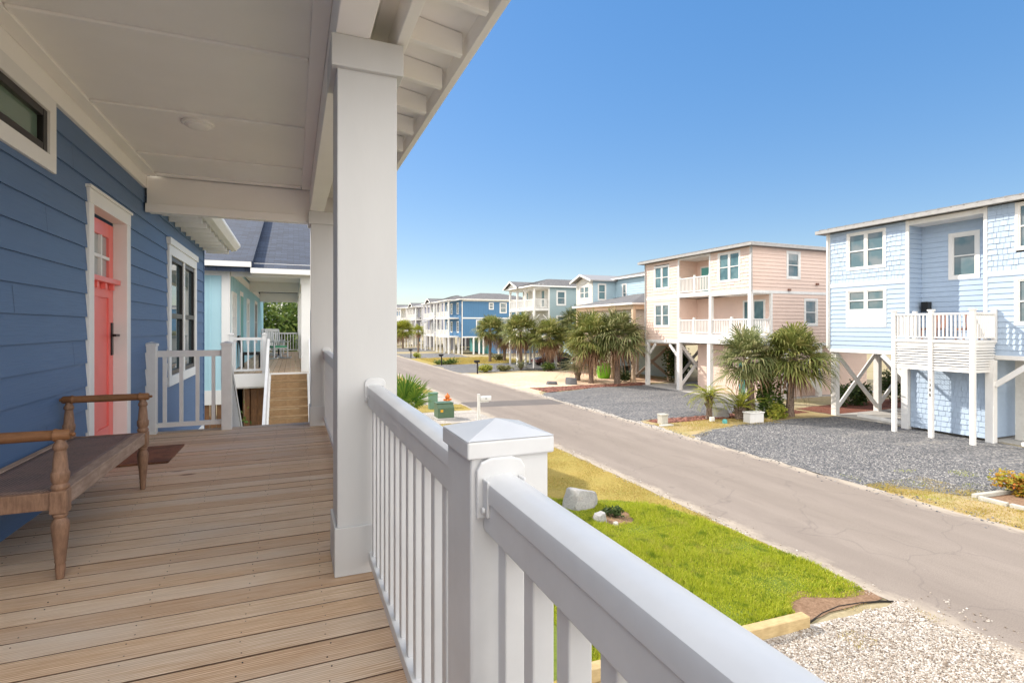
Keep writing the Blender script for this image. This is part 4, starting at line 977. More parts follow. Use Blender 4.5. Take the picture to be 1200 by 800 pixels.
stair(NB, NY - 0.045, -1, -0.54, 0.33, DZ, 14)
stair_rail(NB, NY - 0.05, -1, -0.60, DZ, 14); stair_rail(NB, NY - 0.05, -1, 0.40, DZ, 14)
for yy in (NY + 0.2, 21.7, 27.8):
    for xx in (-1.3, 0.35): MB().box(xx - 0.1, yy - 0.1, 0, xx + 0.1, yy + 0.1, 2.65).build('piling', 'pilewood', NB)
for xx in (-1.0, -0.72): MB().box(xx - 0.09, NY + 0.3, 0, xx + 0.09, NY + 0.5, 2.65).build('piling', 'pilewood', NB)
# roofs
nr = gable_roof_x(NB, -12.4, NY - 0.4, -0.98, 31.9, DZ + 2.76, 3.10, 'roofdark', 0.08, fascia='roofdark', fill=None)
m = MB(); ym = (NY - 0.4 + 31.9) / 2
m.prism([(-1.56, NY, DZ + 2.76), (-1.56, ym, DZ + 2.76 + 2.95), (-1.56, 31.5, DZ + 2.76)], (0.03, 0, 0)); m.build('gable_wall', 'teal', nr)
m = MB(); m.box(-12.4, NY - 0.46, DZ + 2.70, -0.98, NY - 0.40, DZ + 2.83); m.box(-12.4, NY - 0.40, DZ + 2.70, -0.99, NY, DZ + 2.715); m.build('gutter', 'trim', nr)
m = MB(); m.box(WX + 0.03, NY - 0.385, DZ + 2.70, -0.99, NY + 0.2, DZ + 2.715); m.build('soffit', 'trim', nr)
gable_roof_x(NB, -6.2, NY - 0.38, 0.55, 28.6, DZ + 2.58, 2.50, 'roofdark', 0.11, 'porch_roof', 'trim')
MB().prism([(0.42, NY, DZ + 2.60), (0.42, 21.71, DZ + 5.0), (0.42, 28.3, DZ + 2.60)], (0.04, 0, 0)).build('gable_wall', 'teal', NB)
m = MB(); m.box(-0.99, NY - 0.375, DZ + 2.555, 0.52, NY + 0.3, DZ + 2.575); m.build('soffit', 'trim', NB)
m = MB(); m.box(-1.0, NY - 0.46, DZ + 2.55, 0.60, NY - 0.385, DZ + 2.68); m.build('gutter', 'trim', NB)
def rocker(loc, rz, label, cush):
    t = thing('rocking_chair', label, 'rocking chair', (0, 0, 0))
    for s in (-0.26, 0.26):
        m = MB(); pts = [(x_, 0.03 + 0.22 * x_ * x_) for x_ in np.linspace(-0.48, 0.48, 9)]
        for a, b in zip(pts[:-1], pts[1:]): m.bar((a[0], s, a[1]), (b[0], s, b[1]), 0.035, 0.05)
        m.build('rocker', 'vinyl', t)
        MB().bar((0.24, s, 0.04), (0.24, s, 0.66), 0.04, 0.04, (1, 0, 0)).build('leg', 'vinyl', t)
        MB().bar((-0.22, s, 0.04), (-0.42, s, 1.10), 0.04, 0.045, (1, 0, 0)).build('leg', 'vinyl', t)
        MB().bar((-0.33, s, 0.62), (0.32, s, 0.66), 0.075, 0.025).build('armrest', 'vinyl', t)
    MB().box(-0.26, -0.26, 0.40, 0.28, 0.26, 0.43).build('seat', 'vinyl', t)
    b = MB(); b.bar((-0.42, -0.26, 1.08), (-0.42, 0.26, 1.08), 0.03, 0.09)
    for y_ in np.linspace(-0.19, 0.19, 6): b.bar((-0.285, y_, 0.43), (-0.41, y_, 1.06), 0.04, 0.014, (1, 0, 0))
    b.build('backrest', 'vinyl', t)
    if cush: MB().box(-0.24, -0.23, 0.432, 0.26, 0.23, 0.50).build('cushion', cush, t, 0.02)
    t.location = loc; t.rotation_euler = (0, 0, rz); return t
rocker((-0.55, 21.6, DZ), R(-60), 'white slatted rocking chair with green seat cushion on the aqua house porch', 'greencush')
rocker((-0.75, 24.2, DZ), R(-45), 'bare white rocking chair deeper on the aqua house porch', None)
tb = thing('side_table', 'small dark round table behind the green cushioned rocking chair', 'table', (-0.55, 23.0, DZ))
MB().lathe([(0.30, 0.60), (0.30, 0.63)], (-0.55, 23.0, DZ), n=20).build('tabletop', 'blackmetal', tb)
MB().lathe([(0.18, 0), (0.18, 0.02), (0.03, 0.03), (0.03, 0.60)], (-0.55, 23.0, DZ), n=14).build('pedestal', 'blackmetal', tb)
ch = thing('patio_chair', 'dark low patio chair behind the short rail of the aqua house', 'chair', (-1.15, 17.4, DZ))
MB().box(-1.40, 17.15, DZ + 0.38, -0.9, 17.65, DZ + 0.46).build('seat', 'blackmetal', ch, 0.02)
MB().bar((-1.40, 17.4, DZ + 0.46), (-1.48, 17.4, DZ + 0.95), 0.5, 0.05, (1, 0, 0)).build('backrest', 'blackmetal', ch, 0.01)
for x_ in (-1.37, -0.93):
    for y_ in (17.19, 17.61): MB().cyl((x_, y_, DZ + 0.001), (x_, y_, DZ + 0.38), 0.018).build('leg', 'blackmetal', ch)

# a third house of the row seen through that porch
TB = thing('beach_house', 'white trimmed house seen through the far end of the aqua porch', 'house', (-4, 46, 0))
batten(MB(), side(41.5), -12, -1.4, 2.6, 5.8).build('end_wall', 'pale', TB); batten(MB(), ours(-1.4), 41.5, 52, 2.6, 5.8).build('front_wall', 'pale', TB)
MB().box(-1.4, 41.5, 2.7, 0.5, 52, 3.0).build('porch_deck', 'trimfar', TB)
for yy in (41.6, 46.5, 51.6): MB().box(0.15, yy, 3.0, 0.42, yy + 0.25, 5.6).build('porch_column', 'trimfar', TB)
railing(TB, (-1.35, 41.7), (0.15, 41.7), 3.0, 0.93, 'trimfar', 0.13, (), indiv=False)
MB().box(-1.4, 41.5, 5.35, 0.5, 52, 5.62).build('porch_beam', 'trimfar', TB)
hip_roof(TB, -12.4, 41, 0.9, 52.5, 5.65, 2.4, 'roofdark')
for xx in (-11.5, -6, -1.2, 0.3):
    for yy in (41.8, 51.7): MB().box(xx - 0.12, yy - 0.12, 0, xx + 0.12, yy + 0.12, 2.69).build('piling', 'trimfar', TB)

# ------------------------------------------------------------------ houses across the road
def piling(par, x, y, z1, w=0.26, mat='trimfar'):
    return MB().box(x - w / 2, y - w / 2, -0.1, x + w / 2, y + w / 2, z1).build('piling', mat, par)
def xbrace(par, a, b, z0, z1, mat='trimfar', off=(0, 0)):
    m = MB(); o = Vector((off[0], off[1], 0)); d = Vector((b[0] - a[0], b[1] - a[1], 0)).normalized(); nrm = Vector((-d.y, d.x, 0)) * 0.045
    m.bar(Vector((a[0], a[1], z0)) + nrm, Vector((b[0], b[1], z1)) + nrm, 0.06, 0.20); m.bar(Vector((a[0], a[1], z1)) - nrm, Vector((b[0], b[1], z0)) - nrm, 0.06, 0.20)
    return m.build('cross_brace', mat, par)
def kneebrace(par, a, b, mat='trimfar'):
    return MB().bar(a, b, 0.08, 0.18).build('knee_brace', mat, par)

# light blue house
FX = 23.7
BH = thing('beach_house', 'light blue shingled house on pilings with a louvred white balcony', 'house', (29, 12.5, 0))
ff = front(FX); S0, S1 = 7.6, 17.62
RA, RB = 11.42, 14.12                 # recess
RD = 0.95
hol = []
hol.append(window(BH, ff, 14.98, 16.74, 6.78, 8.50, 2)); 
w_ = window(BH, ff, 14.96, 16.76, 4.86, 5.92, 2); hol.append((w_[0], w_[1], 4.27, w_[3]))
m = MB(); fbox(m, ff, 14.96, 16.76, 4.20, 4.855, -0.02, 0.03); wp = m.build('window_apron', 'trimfar', BH)
m = MB()
for a, b in ((15.06, 15.82), (15.90, 16.66)): fbox(m, ff, a, b, 4.28, 4.80, 0.02, 0.036)
m.build('apron_panel', 'trimfar', wp)
hol.append(window(BH, ff, 8.75, 10.55, 6.9, 8.60, 2)); hol.append(window(BH, ff, 8.75, 10.57, 4.25, 5.96, 2))
shingle(MB(), ff, RB + 0.06, S1 - 0.06, 6.22, 8.62, hol).build('upper_wall', 'shingle', BH)
shingle(MB(), ff, S0 + 0.06, RA - 0.06, 6.22, 8.62, hol).build('upper_wall', 'shingle', BH)
lap(MB(), ff, RB + 0.06, S1 - 0.06, 3.16, 6.06, hol, 0.205, 0.026).build('lower_wall', 'sky', BH)
lap(MB(), ff, S0 + 0.06, RA - 0.06, 3.16, 6.06, hol, 0.205, 0.026).build('lower_wall', 'sky', BH)
fr_ = front(FX + RD)
hol2 = [window(BH, fr_, 12.05, 13.12, 6.10, 7.98, 1, cw=0.14)]
lap(MB(), fr_, RA, RB, 3.60, 8.50, hol2, 0.205, 0.026).build('recess_wall', 'sky', BH)
lap(MB(), F((0, RB, 0), (1, 0, 0), (0, -1, 0)), FX, FX + RD, 3.6, 8.5, [], 0.205, 0.024).build('recess_side', 'sky', BH)
lap(MB(), F((0, RA, 0), (1, 0, 0), (0, 1, 0)), FX, FX + RD, 3.6, 8.5, [], 0.205, 0.024).build('recess_side', 'sky', BH)
m = MB(); fbox(m, ff, RA, RB, 8.42, 8.62, -RD, 0.02); m.build('recess_soffit', 'trimfar', BH)
m = MB()
for u in (S1 - 0.07, RB - 0.06, RA - 0.06, S0 - 0.05): fbox(m, ff, u, u + 0.12, 3.10, 8.64, -0.03, 0.03)
for a, b in ((RB + 0.06, S1 - 0.07), (S0 + 0.07, RA - 0.06)):
    fbox(m, ff, a, b, 6.06, 6.22, -0.01, 0.032); fbox(m, ff, a, b, 3.02, 3.17, -0.03, 0.033)
m.build('trim_board', 'trimfar', BH)
lap(MB(), side(S0), FX, 34.8, 3.1, 8.64, [], 0.205, 0.026).build('side_wall', 'sky', BH); lap(MB(), back(S1 + 0.04), FX, 34.8, 3.1, 8.64, [], 0.205, 0.026).build('side_wall', 'sky', BH)
lap(MB(), F((34.8, 0, 0), (0, 1, 0), (1, 0, 0)), S0, S1 + 0.04, 3.1, 8.64, [], 0.205, 0.026).build('back_wall', 'sky', BH)
m = MB(); m.box(FX + 0.03, S0, 3.00, 34.8, S1, 3.08); m.build('floor_frame', 'trimfar', BH)
hip_roof(BH, FX - 0.42, S0 - 0.4, 35.2, S1 + 0.42, 8.66, 1.0, 'metalroof', True, 0.13, 'eavegrey')
# balcony with louvred skirt
PX = 22.3
bal = MB(); bal.box(PX - 0.06, 11.06, 3.62, FX - 0.02, 13.86, 3.72); bal.box(PX - 0.02, 11.10, 3.56, FX - 0.02, 13.82, 3.615); bk = bal.build('balcony_floor', 'trimfar', BH)
for y_ in (11.12, 12.45, 13.78):
    c = MB().box(PX - 0.07, y_ - 0.07, -0.05, PX + 0.07, y_ + 0.07, 4.80).build('balcony_post', 'trimfar', BH)
    k = MB(); k.box(PX - 0.095, y_ - 0.095, 4.80, PX + 0.095, y_ + 0.095, 4.86); k.build('post_cap', 'trimfar', c)
    if y_ == 12.45: num_post = c
for a, b in ((11.19, 12.38), (12.52, 13.71)):
    railing(BH, (PX, a), (PX, b), 3.72, 1.0, 'trimfar', 0.125, (), 0.1, 0.08, 0.045)
    lv = MB(); lv.box(PX - 0.03, a, 2.56, PX + 0.03, b, 2.66); lv.box(PX - 0.03, a, 3.45, PX + 0.03, b, 3.555); lr = lv.build('louvre_screen', 'trimfar', BH)
    sm = MB(); z_ = 2.68
    while z_ < 3.44: sm.bar((PX + 0.03, (a + b) / 2, z_ + 0.07), (PX - 0.045, (a + b) / 2, z_), b - a, 0.014); z_ += 0.098
    sm.build('louvre_slats', 'trimfar', lr)
for y_ in (11.12, 13.78):
    railing(BH, (PX + 0.08, y_), (FX - 0.15, y_), 3.72, 1.0, 'trimfar', 0.125, (), 0.1, 0.08, 0.045)
    MB().box(FX - 0.15, y_ - 0.07, 3.725, FX - 0.03, y_ + 0.07, 4.84).build('railing_post', 'trimfar', BH)
    lv = MB(); lv.box(PX + 0.08, y_ - 0.03, 2.56, FX - 0.1, y_ + 0.03, 2.66); lv.box(PX + 0.08, y_ - 0.03, 3.45, FX - 0.1, y_ + 0.03, 3.555); lr = lv.build('louvre_screen', 'trimfar', BH)
    sm = MB(); z_ = 2.68
    while z_ < 3.44: sm.bar(((PX + FX) / 2, y_ + 0.03, z_ + 0.07), ((PX + FX) / 2, y_ - 0.045, z_), FX - PX - 0.2, 0.014, (0, 0, 1)); z_ += 0.098
    sm.build('louvre_slats', 'trimfar', lr)
# house number down the middle post
for i, chx in enumerate('1300'):
    cu = bpy.data.curves.new('house_number', 'FONT'); cu.body = chx; cu.size = 0.15; cu.extrude = 0.006; cu.align_x = 'CENTER'
    tmp = bpy.data.objects.new('house_number', cu); COL.objects.link(tmp)
    dg = bpy.context.evaluated_depsgraph_get(); me = bpy.data.meshes.new_from_object(tmp.evaluated_get(dg))
    bpy.data.objects.remove(tmp)
    mtx = Matrix.Translation((PX - 0.076, 12.45, 2.15 - i * 0.19)) @ Matrix(((0, 0, -1, 0), (-1, 0, 0, 0), (0, 1, 0, 0), (0, 0, 0, 1)))
    me.transform(Matrix.Translation(-origin_of(num_post)) @ mtx); me.materials.clear(); me.materials.append(M['blackmetal'])
    o = bpy.data.objects.new('house_number', me); COL.objects.link(o); o.parent = num_post
ac = MB().box(FX + RD - 0.28, 13.72, 4.82, FX + RD - 0.03, 14.0, 5.25).build('wall_lantern', 'blackmetal', BH, 0.02)
for y_ in (11.9, 12.75, 13.4): # brown furniture behind the balcony rail
    pass
for i, y_ in enumerate((11.75, 12.9)):
    c = thing('balcony_chair', ['reddish brown balcony chair behind the louvred balcony rail near the lantern', 'reddish brown balcony chair behind the louvred balcony rail away from the lantern'][1 - i], 'chair', (FX - 0.4, y_, 3.72), 'chairs on the light blue house balcony')
    MB().box(FX - 0.75, y_ - 0.28, 4.08, FX - 0.2, y_ + 0.28, 4.16).build('seat', 'redfurn', c)
    b = MB()
    for k in range(6): b.bar((FX - 0.22, y_ - 0.25 + 0.1 * k, 4.16), (FX - 0.06, y_ - 0.25 + 0.1 * k, 4.75), 0.075, 0.02, (1, 0, 0))
    b.build('backrest', 'redfurn', c)
    for dx in (-0.72, -0.23):
        for dy in (-0.25, 0.25): MB().box(FX + dx - 0.025, y_ + dy - 0.025, 3.722, FX + dx + 0.025, y_ + dy + 0.025, 4.08).build('leg', 'redfurn', c)
# under the light blue house
uw = front(23.45)
shingle(MB(), uw, 11.30, 13.85, 0.12, 3.0).build('ground_wall', 'shingle', BH)
lap(MB(), side(11.30), 23.45, 28.0, 0.1, 3.0, [], 0.205, 0.024).build('ground_wall', 'sky', BH)
lap(MB(), back(13.85), 23.45, 28.0, 0.1, 3.0, [], 0.205, 0.024).build('ground_wall', 'sky', BH)
for x_, y_ in ((23.38, 13.98), (23.38, 11.10), (23.8, 7.75)): piling(BH, x_, y_, 3.0, 0.25)
for x_ in (23.9, 26.95, 30.1, 33.2): piling(BH, x_, 17.45, 3.0, 0.25)
for a, b in ((23.9, 26.95), (26.95, 30.1), (30.1, 33.2)): xbrace(BH, (a + 0.1, 17.45), (b - 0.1, 17.45), 0.25, 2.85)
for x_ in (27.0, 30.2, 33.3): piling(BH, x_, 14.05, 3.0, 0.24)
for a, b in ((27.0, 30.2), (30.2, 33.3)): xbrace(BH, (a + 0.1, 14.15), (b - 0.1, 14.15), 0.25, 2.85)
xbrace(BH, (30.15, 14.2), (30.15, 17.3), 0.25, 2.85)
kneebrace(BH, (23.38, 14.1, 2.2), (23.4, 14.95, 3.0)); kneebrace(BH, (23.38, 10.98, 2.1), (23.4, 9.9, 3.0)); kneebrace(BH, (PX, 13.72, 2.5), (23.3, 13.9, 1.9)) if False else None
gwall = front(24.6)
lap(MB(), gwall, 7.7, 10.95, 0.05, 3.0, [(7.9, 10.55, 0.0, 1.95)], 0.18, 0.012).build('garage_wall', 'stucco', BH)
lap(MB(), front(25.6), 7.7, 10.95, 0.05, 2.0, [], 0.18, 0.012).build('garage_wall', 'sky', BH)
m = MB(); fbox(m, gwall, 10.50, 10.62, 0.03, 2.04, -0.02, 0.03); fbox(m, gwall, 7.9, 10.50, 1.93, 2.05, -0.02, 0.032); m.build('opening_trim', 'trimfar', BH)
lap(MB(), F((34.7, 0, 0), (0, 1, 0), (-1, 0, 0)), 7.7, 13.8, 0, 3.0, [], 0.3, 0.01).build('ground_wall', 'sky', BH)
for i, (a, b) in enumerate((((24.35, 16.65, 0.10), (24.15, 14.55, 0.10)), ((23.6, 10.3, 0.10), (23.5, 8.6, 0.10)))):
    t = MB().bar(a, b, 0.17, 0.14).build('parking_stop', 'trimfar', None, 0.02)
    tag(t, ['white parking stop on the slab between cross braced pilings', 'white parking stop before the open garage bay of the light blue house'][i], 'parking stop', 'white parking stops')

# peach house
PK = thing('beach_house', 'peach shingled house on white pilings with a round balcony window', 'house', (29, 27, 0))
pf = front(FX); P0, P1 = 22.3, 31.9
q0, q1 = 25.46, 28.32
ph = []
ph.append(window(PK, pf, 23.04, 24.78, 6.84, 8.62, 2, pane='glassfar2')); ph.append(window(PK, pf, 29.25, 30.90, 6.80, 8.46, 2, pane='glassfar2'))
ph.append(window(PK, pf, 29.22, 30.88, 4.18, 5.82, 2))
shingle(MB(), pf, P0 + 0.06, q0 - 0.06, 6.26, 8.72, ph).build('upper_wall', 'pshingle', PK); shingle(MB(), pf, q1 + 0.06, P1 - 0.06, 6.26, 8.72, ph).build('upper_wall', 'pshingle', PK)
lap(MB(), pf, q1 + 0.06, P1 - 0.06, 3.3, 6.1, ph, 0.205, 0.026).build('lower_wall', 'pink', PK)
pr = front(FX + 1.55)
rw = MB(); lap(rw, pr, q0, q1, 6.35, 8.6, [(27.0, 27.95, 6.4, 8.2)], 0.205, 0.024).build('recess_wall', 'pink', PK)
dd = MB(); fbox(dd, pr, 26.98, 27.97, 6.42, 8.22, -0.02, 0.03); dd = dd.build('balcony_door', 'trimfar', PK)
m = MB(); fbox(m, pr, 27.08, 27.87, 6.5, 8.12, 0.0, 0.038); m.build('door_panel', 'tealdoor', dd)
rd = MB().lathe([(0.36, 0), (0.36, 0.05), (0.27, 0.05), (0.27, 0.03)], pr.p(26.2, 7.95, -0.005), (-1, 0, 0), 28).build('round_window', 'trimfar', PK)
MB().lathe([(0.27, 0), (0.27, 0.012)], pr.p(26.2, 7.95, 0.026), (-1, 0, 0), 28).build('pane', 'glassfar2', rd)
for yy, nn in ((q1, (0, -1, 0)), (q0, (0, 1, 0))):
    lap(MB(), F((0, yy, 0), (1, 0, 0), nn), FX, FX + 1.55, 6.3, 8.6, [], 0.205, 0.024).build('recess_side', 'pink', PK)
lap(MB(), F((0, q1, 0), (1, 0, 0), (0, -1, 0)), FX, FX + 1.55, 3.7, 6.1, [], 0.205, 0.024).build('recess_side', 'pink', PK)
m = MB(); m.box(FX - 0.02, q0, 6.14, FX + 1.55, q1, 6.40); m.build('balcony_floor', 'trimfar', PK)
m = MB(); m.box(FX - 0.02, q0, 8.60, FX + 1.6, q1, 8.74); m.build('recess_soffit', 'trimfar', PK)
lap(MB(), pr, P0, q1, 3.7, 6.08, [(22.75, 24.3, 3.7, 5.75)], 0.205, 0.024).build('porch_wall', 'pink', PK)
dd = MB(); fbox(dd, pr, 22.7, 24.35, 3.72, 5.80, -0.02, 0.03); dd = dd.build('french_door', 'trimfar', PK)
m = MB()
for a, b in ((22.83, 23.48), (23.57, 24.22)): fbox(m, pr, a, b, 3.85, 5.7, 0.0, 0.038)
m.build('door_glass', 'glassfar2', dd)
m = MB(); m.box(FX - 0.04, P0 - 0.03, 3.18, FX + 1.58, q1 + 0.03, 3.75); m.build('porch_floor', 'trimfar', PK)
m = MB(); m.box(FX - 0.02, P0, 6.08, FX + 1.58, q0 - 0.002, 6.24); m.build('porch_soffit', 'trimfar', PK)
for y_ in (25.43, P0 + 0.10): MB().box(FX - 0.03, y_ - 0.10, 3.75, FX + 0.17, y_ + 0.10, 6.08).build('porch_post', 'trimfar', PK)
for a, b in ((25.55, 26.85), (26.98, 28.20), (23.85, 25.32), (22.52, 23.72)): railing(PK, (FX + 0.06, a), (FX + 0.06, b), 3.75, 0.92, 'trimfar', 0.125, (), 0.1, 0.08, 0.045)
for y_ in (26.92, 28.26, 23.78): MB().box(FX, y_ - 0.06, 3.75, FX + 0.12, y_ + 0.06, 4.80).build('railing_post', 'trimfar', PK)
railing(PK, (FX + 0.2, P0 + 0.06), (FX + 1.5, P0 + 0.06), 3.75, 0.92, 'trimfar', 0.125, (1,), 0.1, 0.08, 0.045)
for a, b in ((q0 + 0.10, 26.80), (26.92, 28.20)): railing(PK, (FX + 0.06, a), (FX + 0.06, b), 6.40, 1.0, 'trimfar', 0.125, (), 0.1, 0.08, 0.045)
for y_ in (q0 + 0.06, 26.86, q1 - 0.07): MB().box(FX, y_ - 0.055, 6.40, FX + 0.12, y_ + 0.055, 7.52).build('railing_post', 'trimfar', PK)
m = MB()
for u in (P1 - 0.07, q1 - 0.06): fbox(m, pf, u, u + 0.12, 3.18, 8.74, -0.03, 0.03)
for u in (q0 - 0.06, P0 - 0.05): fbox(m, pf, u, u + 0.12, 6.25, 8.74, -0.03, 0.03)
fbox(m, pf, q1 + 0.06, P1 - 0.07, 6.10, 6.26, -0.01, 0.032); fbox(m, pf, P0 + 0.07, q0 - 0.06, 6.10, 6.26, -0.01, 0.032); fbox(m, pf, q1 + 0.06, P1 - 0.07, 3.12, 3.30, -0.03, 0.032)
m.build('trim_board', 'trimfar', PK)
ps = side(P0); sh_ = []
sh_.append(window(PK, ps, 26.42, 27.55, 6.98, 8.62, 1, cw=0.13)); sh_.append(window(PK, ps, 27.85, 29.0, 4.25, 5.88, 1, cw=0.13))
lap(MB(), ps, FX + 0.07, 34.8, 6.28, 8.74, sh_, 0.205, 0.026).build('side_wall', 'pink', PK); lap(MB(), ps, FX + 1.62, 34.8, 3.25, 6.12, sh_, 0.205, 0.026).build('side_wall', 'pink', PK)
m = MB(); fbox(m, ps, FX + 0.07, 34.8, 6.12, 6.28, -0.01, 0.032); fbox(m, ps, FX + 1.5, FX + 1.62, 3.2, 6.12, -0.1, 0.03); fbox(m, ps, FX + 1.62, 34.8, 3.1, 3.25, -0.03, 0.03); m.build('side_trim', 'trimfar', PK)
for x_, z_ in ((26.6, 6.35), (28.9, 6.75)): MB().box(x_ - 0.09, P0 - 0.12, z_ - 0.06, x_ + 0.09, P0 - 0.02, z_ + 0.06).build('vent_hood', 'redfurn', PK)
lap(MB(), back(P1), FX, 34.8, 3.1, 8.74, [], 0.205, 0.026).build('side_wall', 'pink', PK)
lap(MB(), F((34.8, 0, 0), (0, 1, 0), (1, 0, 0)), P0, P1, 3.1, 8.74, [], 0.205, 0.026).build('back_wall', 'pink', PK)
m = MB(); m.box(FX + 1.6, P0 + 0.05, 3.05, 34.8, P1, 3.12); m.box(FX + 0.05, q1 + 0.1, 3.05, FX + 1.59, P1, 3.12); m.build('floor_frame', 'trimfar', PK)
hip_roof(PK, FX - 0.42, P0 - 0.4, 35.2, P1 + 0.4, 8.76, 1.05, 'metalroof', True, 0.13, 'eavegrey')
lap(MB(), front(24.9), P0 + 0.4, 27.85, 0.05, 3.05, [], 0.18, 0.012).build('ground_wall', 'pink', PK); lap(MB(), side(P0 + 0.4), 24.9, 34, 0.05, 3.05, [], 0.18, 0.012).build('ground_wall', 'pink', PK); lap(MB(), back(27.85), 24.9, 34, 0.05, 3.05, [], 0.18, 0.012).build('ground_wall', 'pink', PK)
gd = MB(); fbox(gd, front(24.9), 23.3, 24.3, 0.06, 2.1, 0.0, 0.04); gd.build('ground_door', 'tealdoor', PK)
for y_ in (31.72, 28.3, 25.5, 22.5): piling(PK, FX + 0.05, y_, 3.15, 0.26)
for x_ in (26.4, 29.0, 31.6): piling(PK, x_, 31.7, 3.05, 0.26); piling(PK, x_, 28.3, 3.05, 0.24)
for a, b in ((23.9, 26.4), (26.4, 29.0), (29.0, 31.6)): xbrace(PK, (a, 28.3), (b, 28.3), 0.3, 2.95)
xbrace(PK, (26.4, 31.7), (29.0, 31.7), 0.3, 2.95)
kneebrace(PK, (FX + 0.05, 31.6, 2.2), (FX + 0.05, 30.8, 3.0)); kneebrace(PK, (FX + 0.05, 28.4, 2.2), (FX + 0.05, 29.3, 3.0))
for i in range(3):
    x_ = 24.4 + 2.9 * i + (0.9 if i else 0); a = 22.3 
for x_ in (26.5, 29.3): piling(PK, x_, 22.45, 3.05, 0.26)
xbrace(PK, (26.6, 22.42), (29.2, 22.42), 0.3, 2.9)

for y_ in (P0 - 0.05, P1 + 0.02):
    m = MB(); m.box(FX - 0.10, y_ - 0.09, 3.3 if y_ > 30 else 6.2, FX - 0.035, y_ - 0.02, 8.70); m.build('downspout', 'eavegrey', PK)
MB().box(FX - 0.10, S1 + 0.0, 3.2, FX - 0.035, S1 + 0.07, 8.6).build('downspout', 'trimfar', BH)
# tan porch house with a pale blue upper floor
TN = thing('beach_house', 'pale blue upper storey house with tan posts and a low shingled porch roof', 'house', (29, 40, 0))
tf_ = front(25.0)
hh = [window(TN, tf_, 42.0, 43.8, 6.75, 8.0, 2)]
lap(MB(), tf_, 41.4, 44.4, 5.9, 8.35, hh, 0.205, 0.026).build('bay_wall', 'stucco', TN)
g = MB(); g.prism([(25.0, 41.4, 8.35), (25.0, 42.9, 8.85), (25.0, 44.4, 8.35)], (0.05, 0, 0)); g.build('bay_gable', 'stucco', TN)
hh = [window(TN, side(41.4), 25.5, 26.4, 6.6, 8.15, 1, pane='glassfar2')]
lap(MB(), side(41.4), 25.0, 27.4, 5.9, 8.5, hh, 0.205, 0.026).build('bay_side', 'pale', TN); lap(MB(), back(44.4), 25.0, 35, 3.0, 8.5, [], 0.205, 0.026).build('side_wall', 'pale', TN)
hh = [window(TN, front(27.4), 39.6, 40.3, 6.4, 8.1, 1)]
lap(MB(), front(27.4), 36.6, 41.4, 5.9, 8.5, hh, 0.205, 0.026).build('upper_wall', 'pale', TN)
hh = [window(TN, side(36.6), 28.2, 29.2, 6.7, 8.3, 1, cw=0.13)]
lap(MB(), side(36.6), 27.4, 35, 3.0, 8.6, hh, 0.205, 0.026).build('side_wall', 'grey', TN)
lap(MB(), front(27.2), 36.6, 44.4, 3.0, 5.9, [], 0.205, 0.026).build('lower_wall', 'pale', TN)
lap(MB(), F((35, 0, 0), (0, 1, 0), (1, 0, 0)), 36.6, 44.4, 3, 8.5, [], 0.3, 0.016).build('back_wall', 'grey', TN)
gable_roof_x(TN, 24.5, 41.0, 36, 44.8, 8.33, 0.62, 'metalroof', 0.10); hip_roof(TN, 27.0, 36.0, 35.5, 44.6, 8.52, 0.9, 'metalroof', True, 0.12)
hip_roof(TN, 23.45, 33.2, 32.5, 42.5, 5.92, 1.15, 'roofgrey', False, 0.12, 'trimfar', 'porch_roof')
m = MB(); m.box(23.75, 33.5, 5.55, 23.95, 42.2, 5.90); m.box(23.96, 33.5, 5.55, 31.5, 33.7, 5.90); m.build('porch_beam', 'tan', TN)
for x_, y_ in ((23.85, 33.6), (23.85, 36.4), (23.85, 39.3), (23.85, 42.1), (27.2, 33.6), (31.0, 33.6)):
    MB().box(x_ - 0.12, y_ - 0.12, -0.1, x_ + 0.12, y_ + 0.12, 5.55).build('porch_post', 'tan', TN)
m = MB(); m.box(23.8, 33.55, 2.75, 31.5, 42.2, 3.0); m.build('porch_floor', 'tan', TN)
railing(TN, (23.85, 33.75), (23.85, 42.0), 3.0, 0.95, 'tan', 0.14, (), indiv=False); railing(TN, (24.0, 33.6), (31.0, 33.6), 3.0, 0.95, 'tan', 0.14, (), indiv=False)
lap(MB(), side(34.0), 24.2, 31, 3.0, 5.9, [], 0.205, 0.026).build('porch_wall', 'stucco', TN); lap(MB(), front(24.2), 34.0, 42.0, 3.0, 5.9, [], 0.205, 0.026).build('porch_wall', 'stucco', TN)
xbrace(TN, (24.0, 33.6), (27.1, 33.6), 0.4, 2.6, 'greywood'); xbrace(TN, (27.3, 33.6), (30.9, 33.6), 0.4, 2.6, 'greywood')
MB().bar((23.85, 33.8, 2.0), (23.85, 34.8, 2.8), 0.1, 0.2).build('knee_brace', 'greywood', TN)
lap(MB(), front(28.5), 34.0, 43.7, 0.05, 2.75, [], 0.2, 0.01).build('ground_wall', 'grey', TN)
for y_ in (37, 40.5, 43.5): piling(TN, 26.6, y_, 2.75, 0.26)

